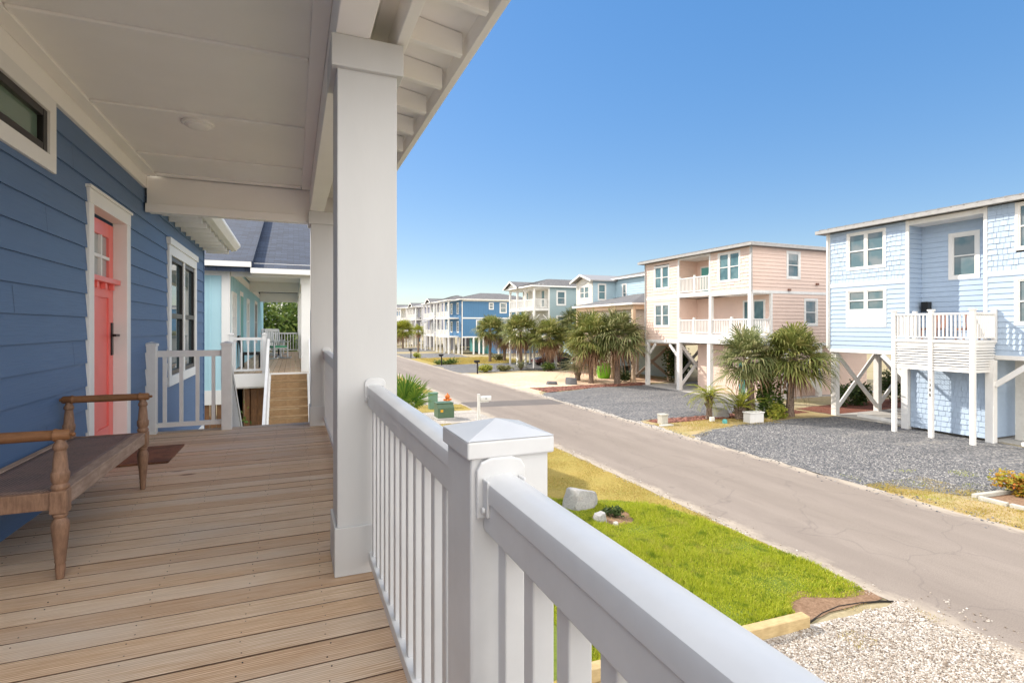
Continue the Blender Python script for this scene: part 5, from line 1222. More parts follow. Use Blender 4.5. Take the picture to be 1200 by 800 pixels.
# grey house with stacked white porches
GR = thing('beach_house', 'grey green house with stacked white porches and a small front gable', 'house', (30, 52, 0))
gp, gw0 = 22.7, 24.3
G0, G1 = 49.0, 55.6
sh_ = [window(GR, side(G0), 25.2, 26.35, 6.4, 8.0, 1, cw=0.14), window(GR, side(G0), 25.2, 26.35, 3.9, 5.4, 1, cw=0.14)]
lap(MB(), side(G0), gw0, 35.5, 2.9, 8.3, sh_, 0.18, 0.016).build('side_wall', 'grey', GR)
hh = [window(GR, front(gw0), a, a + 1.0, z, z + 1.95, 1, pane='glassfar2') for a in (49.8, 52.0, 54.0) for z in (3.15, 6.2)]
lap(MB(), front(gw0), G0, G1, 2.9, 8.3, hh, 0.18, 0.016).build('front_wall', 'stucco', GR)
lap(MB(), back(G1), gw0, 35.5, 2.9, 8.3, [], 0.18, 0.016).build('side_wall', 'grey', GR); lap(MB(), F((35.5, 0, 0), (0, 1, 0), (1, 0, 0)), G0, G1, 2.9, 8.3, [], 0.3, 0.016).build('back_wall', 'grey', GR)
m = MB(); m.box(gw0 - 0.03, G0 - 0.03, 2.9, gw0 + 0.14, G0 - 0.001, 8.3); m.build('corner_board', 'trimfar', GR)
for z_ in (2.75, 5.88): MB().box(gp - 0.1, G0, z_, gw0 - 0.01, G1, z_ + 0.24).build('porch_floor', 'trimfar', GR)
for y_ in (G0 + 0.08, 51.2, 53.4, G1 - 0.08):
    MB().box(gp - 0.09, y_ - 0.09, -0.1, gp + 0.09, y_ + 0.09, 8.2).build('porch_post', 'trimfar', GR)
    for z_ in (5.86, 8.2):
        for s in (-1, 1):
            if G0 < y_ + s * 0.5 < G1: MB().bar((gp, y_ + s * 0.08, z_ - 0.5), (gp, y_ + s * 0.5, z_ - 0.06), 0.06, 0.07).build('corner_bracket', 'trimfar', GR)
for z_ in (2.99, 6.12):
    for a, b in ((G0 + 0.18, 51.1), (51.3, 53.3), (53.5, G1 - 0.18)): railing(GR, (gp, a), (gp, b), z_, 0.95, 'trimfar', 0.13, (), indiv=False)
    railing(GR, (gp + 0.1, G0 + 0.08), (gw0 - 0.1, G0 + 0.08), z_, 0.95, 'trimfar', 0.13, (), indiv=False)
    MB().bar((gp + 0.1, G0 + 0.08, z_ + 2.0), (gp + 0.6, G0 + 0.08, z_ + 2.5), 0.06, 0.07).build('corner_bracket', 'trimfar', GR); MB().bar((gw0 - 0.1, G0 + 0.08, z_ + 2.0), (gw0 - 0.6, G0 + 0.08, z_ + 2.5), 0.06, 0.07).build('corner_bracket', 'trimfar', GR)
MB().box(gp - 0.1, G0, 8.12, gw0, G1, 8.30).build('porch_beam', 'trimfar', GR)
hip_roof(GR, gp - 0.5, G0 - 0.4, 36, G1 + 0.4, 8.32, 1.0, 'roofgrey', True, 0.13)
gable_roof_x(GR, gp - 0.7, 52.0, 27, 56.0, 8.35, 0.75, 'roofgrey', 0.1)
g = MB(); g.prism([(gp - 0.4, 52.2, 8.36), (gp - 0.4, 54.0, 9.0), (gp - 0.4, 55.8, 8.36)], (0.05, 0, 0)); g.build('front_gable', 'trimfar', GR)
for x_ in (25.2, 27.6, 30.2, 33.0):
    for y_ in (G0 + 0.15, 52.3, G1 - 0.15): piling(GR, x_, y_, 2.75, 0.24)
lap(MB(), front(29.5), G0, G1, 0, 2.75, [], 0.2, 0.01).build('ground_wall', 'pale', GR); MB().box(gp, G0 + 0.02, 2.72, 35.4, G1 - 0.02, 2.745).build('floor_frame', 'trimfar', GR)

# dark blue house
DB = thing('beach_house', 'dark blue house with white bands and a low grey hip roof', 'house', (29, 80, 0))
D0, D1, DX = 77.5, 87.0, 23.7
sh_ = [window(DB, side(D0), 28.1, 28.9, 6.9, 8.0, 1), window(DB, side(D0), 29.9, 31.1, 6.35, 8.0, 1, cw=0.12), window(DB, side(D0), 26.0, 27.1, 3.6, 5.3, 1, cw=0.12), window(DB, side(D0), 30.1, 31.2, 3.6, 5.3, 1, cw=0.12)]
batten(MB(), side(D0), DX + 0.12, 36.5, 5.66, 8.15, sh_, 0.4).build('side_wall', 'dkblue', DB); batten(MB(), side(D0), DX + 0.12, 36.5, 2.75, 5.46, sh_, 0.4).build('side_wall', 'dkblue', DB)
m = MB(); s_ = side(D0)
fbox(m, s_, DX, DX + 0.14, 0, 8.15, -0.1, 0.04); fbox(m, s_, DX + 0.14, 36.5, 5.46, 5.66, -0.02, 0.04); fbox(m, s_, DX + 0.14, 36.5, 2.55, 2.75, -0.02, 0.04); fbox(m, s_, DX + 0.14, 36.5, 8.15, 8.35, -0.02, 0.04)
m.build('trim_board', 'trimfar', DB)
hh = [window(DB, front(DX), a, a + 1.1, z, z + 1.8, 1) for a in (79, 82.5, 85) for z in (3.3, 6.2)]
batten(MB(), front(DX), D0, D1, 2.6, 8.3, hh, 0.4).build('front_wall', 'dkblue', DB); batten(MB(), back(D1), DX, 36.5, 2.6, 8.3, [], 0.4).build('side_wall', 'dkblue', DB); batten(MB(), F((36.5, 0, 0), (0, 1, 0), (1, 0, 0)), D0, D1, 0, 8.3).build('back_wall', 'dkblue', DB)
batten(MB(), side(D0 + 0.1), 28.0, 36.5, 0.05, 2.55, [], 0.4).build('ground_wall', 'dkblue', DB); batten(MB(), front(28), D0, D1, 0.05, 2.55).build('ground_wall', 'tealdoor', DB)
for x_ in (25.6, 26.5, 27.2, 29.7, 31.2): MB().box(x_ - 0.12, D0 - 0.06, -0.1, x_ + 0.12, D0 + 0.09, 2.55).build('piling', 'trimfar', DB)
for y_ in (79.5, 82.0, 84.4, 86.8): piling(DB, 22.2, y_, 8.2, 0.22); piling(DB, DX + 0.1, y_, 2.6, 0.26)
for z_ in (2.55, 5.45):
    MB().box(22.1, 79.0, z_, DX - 0.01, D1, z_ + 0.22).build('porch_floor', 'trimfar', DB); railing(DB, (22.2, 79.1), (22.2, D1), z_ + 0.22, 0.95, 'trimfar', 0.14, (), indiv=False)
hip_roof(DB, 23.2, D0 - 0.5, 37, D1 + 0.5, 8.35, 1.25, 'roofgrey', True, 0.14); hip_roof(DB, 21.8, 78.9, 26.5, D1 + 0.3, 8.30, 0.8, 'roofgrey', True, 0.12, 'trimfar', 'porch_roof')

# the three grey lavender houses farther along, and the last blue one
def far_house(label, X, y0, y1, mat, eave, shed=True):
    t = thing('beach_house', label, 'house', (X + 5, (y0 + y1) / 2, 0))
    hh = [window(t, front(X + 1.4), a, a + 1.0, z, z + 1.8, 1) for a in (y0 + 0.8, (y0 + y1) / 2, y1 - 1.8) for z in (3.2, 6.2)]
    lap(MB(), front(X + 1.4), y0, y1, 2.7, eave, hh, 0.2, 0.016).build('front_wall', mat, t)
    s_ = [window(t, side(y0), X + 3.2, X + 4.2, 6.3, 7.9, 1), window(t, side(y0), X + 6.0, X + 7.0, 3.5, 5.1, 1)]
    lap(MB(), side(y0), X + 1.4, X + 12, 2.7, eave, s_, 0.2, 0.016).build('side_wall', mat, t); lap(MB(), back(y1), X + 1.4, X + 12, 2.7, eave, [], 0.2, 0.016).build('side_wall', mat, t)
    lap(MB(), F((X + 12, 0, 0), (0, 1, 0), (1, 0, 0)), y0, y1, 0, eave, [], 0.3, 0.016).build('back_wall', mat, t)
    m = MB(); fbox(m, side(y0), X + 1.3, X + 1.5, 2.7, eave, -0.05, 0.04); m.build('corner_board', 'trimfar', t)
    for z_ in (2.55, 5.6):
        MB().box(X, y0, z_, X + 1.39, y1, z_ + 0.22).build('porch_floor', 'trimfar', t)
        railing(t, (X + 0.08, y0 + 0.1), (X + 0.08, y1 - 0.1), z_ + 0.22, 0.95, 'trimfar', 0.14, (), indiv=False)
    for k in range(4): y_ = y0 + 0.12 + (y1 - y0 - 0.24) * k / 3; MB().box(X - 0.02, y_ - 0.11, -0.1, X + 0.2, y_ + 0.11, eave - 0.1).build('porch_post', 'trimfar', t)
    for x_ in (X + 3, X + 6, X + 9): piling(t, x_, y0 + 0.15, 2.7, 0.24)
    MB().box(X, y0 + 0.02, 2.50, X + 12, y1 - 0.02, 2.545).build('floor_frame', 'trimfar', t)
    lap(MB(), front(X + 4), y0, y1, 0, 2.5, [], 0.2, 0.01).build('ground_wall', mat, t)
    hip_roof(t, X - 0.4, y0 - 0.4, X + 12.4, y1 + 0.4, eave, 1.0, 'metalroof', True, 0.13)
    gable_roof_x(t, X - 0.6, y0 + 0.2, X + 4, y0 + 4.6, eave + 0.02, 0.8, 'roofgrey', 0.1)
    if shed:
        MB().prism([(X - 1.6, y0 + 0.3, 5.0), (X + 1.4, y0 + 0.3, 6.1), (X + 1.4, y0 + 0.3, 6.2), (X - 1.6, y0 + 0.3, 5.1)], (0, 3.6, 0)).build('shed_roof', 'metalroof', t)
        for y_ in (y0 + 0.5, y0 + 3.7): MB().box(X - 1.5, y_ - 0.1, -0.1, X - 1.3, y_ + 0.1, 5.03).build('porch_post', 'trimfar', t)
    return t
far_house('lavender grey house with a shed roof porch, just beyond the dark blue house', 23.2, 93.0, 101.0, 'lav', 8.5)
far_house('dim lavender house, second beyond the dark blue house', 23.0, 107.5, 115.5, 'lav', 8.3)
far_house('pale grey house with bright porch rails, third beyond the dark blue house', 22.6, 122.0, 130.0, 'stucco', 8.5, False)
far_house('mid blue house farthest along the road', 21.5, 150.0, 160.0, 'dkblue', 8.6, False)

# ------------------------------------------------------------------ vegetation
class Leaves:
    """collects strips (each an island of quads) as numpy-friendly lists"""
    def __init__(self): self.v = []; self.f = []
    def strip(self, pts, widths, side):
        """pts: list of Vector along the blade; side: Vector"""
        i = len(self.v)
        for p, w in zip(pts, widths):
            a = p - side * w; b = p + side * w
            self.v.append((a.x, a.y, a.z)); self.v.append((b.x, b.y, b.z))
        for k in range(len(pts) - 1): self.f.append((i + 2 * k, i + 2 * k + 1, i + 2 * k + 3, i + 2 * k + 2))
    def build(self, name, mat, parent=None):
        v = np.array(self.v)
        if parent is not None: v = v - np.array(origin_of(parent))
        return npmesh(name, v, np.array(self.f), mat, parent)

def fan_frond(L, base, direction, r, R_, blades=17, droop=0.35, w=0.028):
    """costapalmate frond: petiole then a folded fan of narrow blades"""
    d = direction.normalized(); up = Vector((0, 0, 1))
    s = d.cross(up)
    if s.length < 1e-3: s = Vector((1, 0, 0))
    s.normalize(); nrm = s.cross(d).normalized()
    roll = r.uniform(-0.5, 0.5); s, nrm = s * math.cos(roll) + nrm * math.sin(roll), nrm * math.cos(roll) - s * math.sin(roll)
    pl = R_ * r.uniform(0.42, 0.60); sag = -pl * 0.10
    mid = base + d * pl * 0.5; tip = base + d * pl + Vector((0, 0, sag))
    L.strip([base, mid, tip], [0.022, 0.016, 0.012], s)
    for k in range(blades):
        a = R(-118 + 236 * (k + 0.5) / blades) + r.uniform(-0.05, 0.05)
        ln = R_ * (0.50 + 0.20 * math.cos(a * 0.8)) * r.uniform(0.85, 1.1)
        bd = (d * math.cos(a) + s * math.sin(a)).normalized()
        bd = (bd + nrm * (0.18 * abs(math.sin(a)))).normalized()
        p0 = tip - d * (0.02 * R_); p1 = p0 + bd * ln * 0.45; p2 = p1 + bd * ln * 0.33 + Vector((0, 0, -droop * ln * 0.22)); p3 = p2 + bd * ln * 0.16 + Vector((0, 0, -droop * ln * 0.50))
        bs = bd.cross(nrm).normalized()
        L.strip([p0, p1, p2, p3], [w * 0.35, w, w * 0.75, w * 0.12], bs)
def pinnate(L, base, az, el, ln, r, n=22, lw=0.016, leaf=0.34, curl=1.2):
    h = Vector((math.cos(az), math.sin(az), 0)); pts = []; p = base.copy(); e = el
    seg = 9
    for k in range(seg + 1):
        pts.append(p.copy()); p = p + (h * math.cos(e) + Vector((0, 0, math.sin(e)))) * (ln / seg); e -= curl / seg
    s = h.cross(Vector((0, 0, 1)))
    L.strip(pts, [0.018 * (1 - k / (seg + 2)) for k in range(seg + 1)], s)
    for k in range(n):
        t = (0.15 + 0.85 * k / n) * seg; i = min(int(t), seg - 1); q = pts[i].lerp(pts[i + 1], t - i); dv = (pts[i + 1] - pts[i]).normalized()
        lf = leaf * (1 - 0.6 * abs(t / seg - 0.45)) * r.uniform(0.85, 1.1)
        for sg in (-1, 1):
            bd = (dv * 0.65 + s * sg + Vector((0, 0, 0.35))).normalized(); e1 = q + bd * lf * 0.6; e2 = e1 + (bd + Vector((0, 0, -0.5))).normalized() * lf * 0.4
            L.strip([q, e1, e2], [lw * 0.6, lw, lw * 0.1], bd.cross(Vector((0, 0, 1))).normalized())

def trunk_mb(h, r0, r1, lean=(0, 0), seed=0):
    r = random.Random(seed); m = MB(); prof = []
    n = 14; rings = 16
    i0 = 0
    for j in range(rings + 1):
        t = j / rings; rad = r0 + (r1 - r0) * t + (0.05 * (1 - t) ** 6)
        cx, cy = lean[0] * t * t, lean[1] * t * t
        for k in range(n):
            a = 2 * math.pi * k / n; q = rad * (1 + r.uniform(-0.07, 0.07))
            m.v.append((cx + math.cos(a) * q, cy + math.sin(a) * q, h * t - 0.03))
    for j in range(rings):
        for k in range(n): m.f.append((j * n + k, j * n + (k + 1) % n, (j + 1) * n + (k + 1) % n, (j + 1) * n + k))
    # leaf-base boots in the upper part
    for j in range(26):
        t = r.uniform(0.55, 0.99); a = r.uniform(0, 6.28); rad = r0 + (r1 - r0) * t
        c = Vector((lean[0] * t * t + math.cos(a) * rad * 0.9, lean[1] * t * t + math.sin(a) * rad * 0.9, h * t))
        d = Vector((math.cos(a) * 0.5, math.sin(a) * 0.5, 0.9)).normalized()
        m.bar(c, c + d * 0.20, 0.07, 0.03, (math.cos(a), math.sin(a), 0))
    return m
def sabal(label, loc, h, rad, seed, group='sabal palms along the street', mat='frond', nf=44, deadn=14, lean=(0, 0), tr=0.15):
    r = random.Random(seed); t = thing('palm_tree', label, 'palm tree', (0, 0, 0), group)
    trunk_mb(h, tr * 1.05, tr, lean, seed).build('trunk', 'trunk', t, smooth=True)
    top = Vector((lean[0], lean[1], h)); L = Leaves(); D = Leaves()
    nf = int(nf * 1.25)
    for k in range(nf):
        az = k * 2.399 + r.uniform(-0.35, 0.35); q = (k + 0.5) / nf
        el = R(82 - 112 * q ** 0.85) + r.uniform(-0.15, 0.15)
        d = Vector((math.cos(az) * math.cos(el), math.sin(az) * math.cos(el), math.sin(el)))
        fan_frond(L, top + d * 0.10 + Vector((0, 0, -0.15 * q)), d, r, rad * r.uniform(0.82, 1.15), 21, r.uniform(0.2, 0.6), 0.022 * rad)
    for k in range(deadn):
        az = k * 2.399 + r.uniform(-0.5, 0.5); el = R(r.uniform(-72, -30))
        d = Vector((math.cos(az) * math.cos(el), math.sin(az) * math.cos(el), math.sin(el)))
        fan_frond(D, top + Vector((0, 0, -0.25)), d, r, rad * r.uniform(0.7, 0.95), 13, r.uniform(0.7, 1.1), 0.020 * rad)
    L.build('crown', mat, t)
    if deadn: D.build('dead_fronds', 'dead', t)
    t.location = loc; return t
sabal('leaning sabal palm, shaggier of the pair beside the light blue house', (19.95, 18.75, 0), 2.75, 1.40, 21, nf=40, mat='frond2', deadn=9, lean=(-0.15, 0.1))
sabal('full crowned sabal palm nearest the light blue house pilings', (21.5, 17.95, 0), 2.85, 1.62, 22, nf=54, mat='frond', deadn=8, lean=(0.15, -0.1))
sabal('sabal palm with brown skirt and slim trunk behind the dark grey rock', (20.5, 34.2, 0), 3.4, 2.0, 23, nf=48, deadn=26, mat='frond')
sabal('sabal palm with thick pale trunk next to the tan porch posts', (22.0, 33.0, 0), 3.6, 2.0, 24, nf=48, deadn=14, mat='frond2', tr=0.20)
sabal('sabal palm with a bright green top before the grey house', (23.0, 46.3, 0), 3.3, 1.9, 25, nf=46, deadn=26, mat='frond', tr=0.22)
sabal('slim sabal palm with shaggy brown skirt before the stacked porches', (21.2, 49.0, 0), 3.9, 2.0, 26, nf=46, deadn=30, mat='frond')
sabal('sabal palm half hidden behind the bright green topped one', (26.2, 46.6, 0), 4.3, 1.9, 27, nf=44, deadn=16, mat='frond2')
sabal('sabal palm on the yellow lawn before the dark blue house', (21.8, 59.7, 0), 3.9, 1.9, 28, nf=44, deadn=12, mat='frond')
sabal('dead brown topped palm beside the lawn palm', (24.0, 60.5, 0), 3.3, 1.7, 29, nf=8, deadn=40, mat='frond2')
sabal('distant sabal palm before the lavender houses', (19.6, 103.0, 0), 3.6, 2.3, 30, nf=40, deadn=12, mat='yellowfrond')
sabal('distant thin palm with a small tuft before the dark blue house porch', (19.0, 86.5, 0), 3.6, 1.0, 31, nf=24, deadn=10, mat='yellowfrond', tr=0.13)

def fan_clump(label, loc, h, rad, seed, mat, n=14, cat='palm'):
    r = random.Random(seed); t = thing('fan_palm', label, cat, (0, 0, 0)); trunk_mb(h, 0.13, 0.12, seed=seed).build('trunk', 'trunk', t, smooth=True); L = Leaves()
    for k in range(n):
        az = k * 2.399; el = R(80 - 70 * k / n); d = Vector((math.cos(az) * math.cos(el), math.sin(az) * math.cos(el), math.sin(el)))
        fan_frond(L, Vector((0, 0, h)), d, r, rad, 26, 0.12, 0.022 * rad)
    L.build('crown', mat, t); t.location = loc; return t
fan_clump('young fan palm with fresh green fronds just beyond the porch rail', (3.30, 17.3, 0), 1.45, 1.18, 41, 'youngfrond', 13)
def sago(label, loc, h, ln, seed, mat, n=26, el0=75, group=None, tr=0.13, curl=1.5, leaf=0.3):
    r = random.Random(seed); t = thing('feather_palm', label, 'palm', (0, 0, 0), group); trunk_mb(h, tr, tr * 0.9, seed=seed).build('trunk', 'trunk', t, smooth=True); L = Leaves()
    for k in range(n): pinnate(L, Vector((0, 0, h)), k * 2.399, R(el0 - 70 * (k / n)), ln * r.uniform(0.85, 1.1), r, 20, 0.014, leaf, curl)
    L.build('crown', mat, t); t.location = loc; return t
sago('small feather palm with stout trunk in the red mulch', (17.5, 18.85, 0), 0.95, 1.15, 51, 'yellowfrond', 30, 70)
sago('upright yellowish feather palm behind the white box', (18.75, 18.3, 0), 0.45, 1.25, 52, 'yellowfrond', 18, 88, curl=0.9, tr=0.2)
sago('grey green spiky palm clump beside the dark grey rock', (20.6, 36.4, 0), 0.6, 1.9, 53, 'greyfrond', 34, 86, curl=1.5, tr=0.22, leaf=0.42)
sago('low spiky clump at the foot of the slim sabal palm', (20.6, 47.6, 0), 0.15, 1.1, 54, 'greyfrond', 22, 80, curl=0.9)

def leaf_mass(n, rx, ry, rz, r, size, lobes=7, squash=0.0):
    L = Leaves(); cs = [(Vector((r.uniform(-0.6, 0.6) * rx, r.uniform(-0.6, 0.6) * ry, r.uniform(0.35, 0.8) * rz)), r.uniform(0.35, 0.6)) for _ in range(lobes)]
    for _ in range(n):
        c, q = r.choice(cs); v = Vector((r.gauss(0, 1), r.gauss(0, 1), r.gauss(0, 1))).normalized() * (r.random() ** 0.45) * q
        p = c + Vector((v.x * rx, v.y * ry, v.z * rz))
        if p.z < 0.02: p.z = r.uniform(0.02, 0.1)
        d = Vector((r.uniform(-1, 1), r.uniform(-1, 1), r.uniform(-0.6, 0.9))).normalized(); s = d.orthogonal().normalized()
        z = size * r.uniform(0.6, 1.3); L.strip([p, p + d * z * 0.55, p + d * z], [z * 0.10, z * 0.30, z * 0.05], s)
    return L
def shrub(label, loc, rx, ry, rz, mat, seed, n=700, size=0.12, group=None, cat='shrub', name='shrub'):
    r = random.Random(seed); t = thing(name, label, cat, (0, 0, 0), group)
    st = MB()
    for k in range(6):
        a = r.uniform(0, 6.28); st.cyl((0, 0, -0.03), (math.cos(a) * rx * 0.45, math.sin(a) * ry * 0.45, rz * 0.6), 0.02 + rz * 0.006, 0.008, 6)
    st.build('stem', 'trunk', t); leaf_mass(n, rx, ry, rz, r, size).build('foliage', mat, t)
    t.location = loc; return t
shrub('red and yellow leaved shrub at the gravel edge', (16.65, 7.40, 0), 0.48, 0.45, 0.52, 'leafred', 61, 1000, 0.09)
shrub('leafy green shrub between the palms and the light blue house', (20.7, 18.5, 0), 0.75, 0.6, 1.9, 'leafmid', 62, 1300, 0.16)
shrub('low yellow green shrub at the foot of the palms', (20.4, 17.75, 0), 0.55, 0.45, 0.6, 'yellowfrond', 63, 700, 0.13)
shrub('thin grey green shrub behind the white box', (19.6, 18.9, 0), 0.7, 0.5, 1.1, 'oliveleaf', 64, 500, 0.14)
shrub('dark shrubs filling the open bay under the peach house', (27.2, 32.6, 0), 1.6, 0.8, 2.6, 'leaf', 65, 2600, 0.2)
shrub('dark green shrub behind the peach house braces', (30.0, 31.2, 0), 1.2, 0.9, 2.2, 'leaf', 66, 1500, 0.2)
shrub('dark low shrub beside the tan porch post', (23.4, 34.2, 0), 0.6, 0.5, 0.75, 'leaf', 67, 700, 0.13)
shrub('round dark green shrub near the grey house posts', (22.4, 45.3, 0), 0.8, 0.6, 0.7, 'leafmid', 68, 700, 0.14)
shrub('yellowish grassy clump by the black mailbox', (16.5, 46.4, 0), 0.9, 0.7, 0.65, 'yellowfrond', 69, 700, 0.18)
shrub('low olive clump beside the grey gravel drive', (18.6, 46.8, 0), 1.0, 0.6, 0.5, 'oliveleaf', 70, 600, 0.16)
shrub('low green mound on the yellow lawn edge', (16.0, 57.8, 0), 1.5, 0.6, 0.55, 'leafmid', 71, 800, 0.18)
shrub('olive mound on the lawn near the dark blue house', (23.6, 62.0, 0), 1.1, 0.8, 0.7, 'oliveleaf', 72, 700, 0.18)
shrub('small pale clump at the road edge farther along', (15.3, 70.5, 0), 0.8, 0.6, 0.6, 'yellowfrond', 73, 500, 0.16)
shrub('dark leafy shrub under the light blue house', (27.6, 19.2, 0), 1.4, 0.6, 1.2, 'leaf', 74, 1500, 0.16)
shrub('second dark leafy shrub under the light blue house braces', (31.0, 19.3, 0), 1.3, 0.6, 1.5, 'leaf', 75, 1300, 0.16)
shrub('small dark plant in the round mulch hole in the lawn', (6.50, 9.95, 0.02), 0.24, 0.24, 0.20, 'leaf', 76, 380, 0.06, cat='plant', name='plant')
shrub('small green plant beside the stair foot of the aqua house', (-0.95, 14.3, 0), 0.25, 0.25, 1.9, 'leafmid', 77, 260, 0.11)
def tree(label, loc, h, rx, seed, mat='leaf', n=5200, size=0.30, group=None):
    r = random.Random(seed); t = thing('tree', label, 'tree', (0, 0, 0), group); tr = MB()
    tr.cyl((0, 0, -0.1), (0.1, 0.05, h * 0.5), 0.10 + h * 0.016, 0.07 + h * 0.008, 9)
    for k in range(7):
        a = k * 2.4; tr.cyl((0.06, 0.03, h * r.uniform(0.3, 0.5)), (math.cos(a) * rx * 0.55, math.sin(a) * rx * 0.55, h * r.uniform(0.6, 0.85)), 0.07, 0.02, 6)
    tr.build('trunk', 'trunk', t); L = leaf_mass(n, rx, rx, h * 0.62, r, size, 13); L.v = [(x, y, z + h * 0.32) for x, y, z in L.v]; L.build('crown', mat, t)
    t.location = loc; return t
tree('dark leafy tree framed by the far end of the aqua porch', (-1.2, 36.5, 0), 6.4, 2.6, 81, 'leafmid', 6500, 0.26)
tree('olive tree seen past the aqua porch posts', (1.4, 58.0, 0), 5.5, 2.6, 82, 'oliveleaf', 4200, 0.28)
tree('dark tree at the far bend of the road', (15.5, 118.0, 0), 5.2, 2.2, 83, 'leaf', 3500, 0.34)
shrub('grey green thicket at the far road edge', (17.5, 112.0, 0), 3.2, 3.0, 3.0, 'oliveleaf', 84, 3000, 0.34)
shrub('second grey green thicket nearer the lavender house', (20.5, 119.0, 0), 2.5, 3.0, 3.4, 'oliveleaf', 85, 2500, 0.34)
struct(leaf_mass(9000, 95, 8, 5.0, random.Random(86), 1.5, 60).build('far_woodland', 'leaf'), 'stuff').location = (-20, 230, 0)

# grass blades on the near lawn, pebbles on the near drive: more than anyone could count
def scatter_blades(name, n, poly_test, bounds, mat, hmin, hmax, w, z, seed):
    g = np.random.default_rng(seed); P = []
    x0, y0, x1, y1 = bounds
    xs = g.uniform(x0, x1, n * 2); ys = g.uniform(y0, y1, n * 2); keep = poly_test(xs, ys, g); xs, ys = xs[keep][:n], ys[keep][:n]; m = len(xs)
    a = g.uniform(0, 2 * np.pi, m); b = g.uniform(0, 2 * np.pi, m)
    patchy = 0.72 + 0.45 * np.sin(xs * 2.1 + 1.3 * np.sin(ys * 1.7)) * np.sin(ys * 2.6 + np.sin(xs * 1.9))
    h = g.uniform(hmin, hmax, m) * patchy; le = g.uniform(0.25, 0.95, m) * h
    sx, sy = np.cos(a) * w * 0.5, np.sin(a) * w * 0.5
    v = np.zeros((m, 3, 3)); zz = np.full(m, z)
    v[:, 0] = np.stack([xs - sx, ys - sy, zz], 1); v[:, 1] = np.stack([xs + sx, ys + sy, zz], 1)
    v[:, 2] = np.stack([xs + np.cos(b) * le, ys + np.sin(b) * le, zz + h], 1)
    o = npmesh(name, v.reshape(-1, 3), np.arange(m * 3).reshape(m, 3), mat); struct(o, 'stuff'); return o
def edge_wave(x, y): return 0.22 * np.sin(x * 2.3 + 0.7 * y) + 0.15 * np.sin(y * 3.1 + x) + 0.10 * np.sin(7.3 * x + 4.1 * y)
def in_green(x, y, g):
    top = np.interp(x, [0.8, 5.4, 6.9, 7.75, 8.2, 8.45], [12.8, 11.6, 11.0, 10.3, 9.2, 7.4]) + edge_wave(x, y) + g.normal(0, 0.18, len(x))
    bot = np.interp(x, [0.8, 6.7, 7.3, 8.0, 8.45], [5.60, 5.60, 5.92, 5.72, 5.60]) + 0.5 * edge_wave(y, x) * (x > 6.7)
    hole = (x - 6.5) ** 2 + (y - 9.9) ** 2 > 0.42 ** 2 * (1 + 0.3 * np.sin(5 * np.arctan2(y - 9.9, x - 6.5)))
    return (y < top) & (y > bot) & (x < 8.40 + 0.25 * edge_wave(y, x)) & hole
def in_dry(x, y, g):
    return ~in_green(x, y, g) & (y > 8.0) & (x < 8.42 + 0.2 * edge_wave(y, x)) & ((x - 6.5) ** 2 + (y - 9.9) ** 2 > 0.2)
scatter_blades('lawn_grass', 150000, in_green, (3.4, 5.5, 8.5, 13.0), 'blade', 0.035, 0.095, 0.015, 0.012, 1)
scatter_blades('autumn_grass', 60000, in_dry, (4.8, 8.0, 8.5, 21.0), 'dryblade', 0.02, 0.05, 0.012, 0.010, 2)
scatter_blades('verge_grass', 26000, lambda x, y, g: (g.random(len(x)) < 0.25 + 0.6 * (np.sin(x * 3 + y * 1.7) * np.sin(y * 2.3) > 0.1)) & ~((x > 15.4) & (y < 7.8)), (13.95, -1.0, 16.2, 9.4), 'dryblade', 0.02, 0.07, 0.014, 0.012, 3)
scatter_blades('weeds', 2600, lambda x, y, g: (np.sin(x * 2.7 + 1) * np.sin(y * 3.3) > 0.45) & (y < 10.8 - (x - 14) * 0.35), (14.2, 7.9, 18.5, 10.8), 'blade', 0.02, 0.07, 0.014, 0.014, 21)
scatter_blades('weeds', 900, lambda x, y, g: np.sin(x * 3.7 + 1) * np.sin(y * 4.3) > 0.5, (6.8, 4.6, 8.6, 5.4), 'dryblade', 0.02, 0.05, 0.010, 0.012, 22)
scatter_blades('weeds', 2400, lambda x, y, g: (np.abs(x - 6.9) < 0.9 + 0.4 * np.sin(y)) & (g.random(len(x)) < 0.7), (5.6, 7.0, 8.3, 11.0), 'dryblade', 0.03, 0.08, 0.014, 0.014, 23)
scatter_blades('verge_grass', 9000, lambda x, y, g: g.random(len(x)) < 0.8, (14.3, 16.9, 19.8, 18.7), 'dryblade', 0.02, 0.06, 0.016, 0.012, 4)
scatter_blades('verge_grass', 16000, lambda x, y, g: g.random(len(x)) < 0.8, (15.0, 57.5, 26.0, 69.5), 'dryblade', 0.05, 0.22, 0.04, 0.012, 5)
scatter_blades('verge_grass', 14000, lambda x, y, g: (((y < 22.2) | ((y > 25.9) & (y < 27.5)) | (y > 33.1))), (4.6, 20.4, 8.38, 46.0), 'dryblade', 0.03, 0.08, 0.02, 0.012, 6)
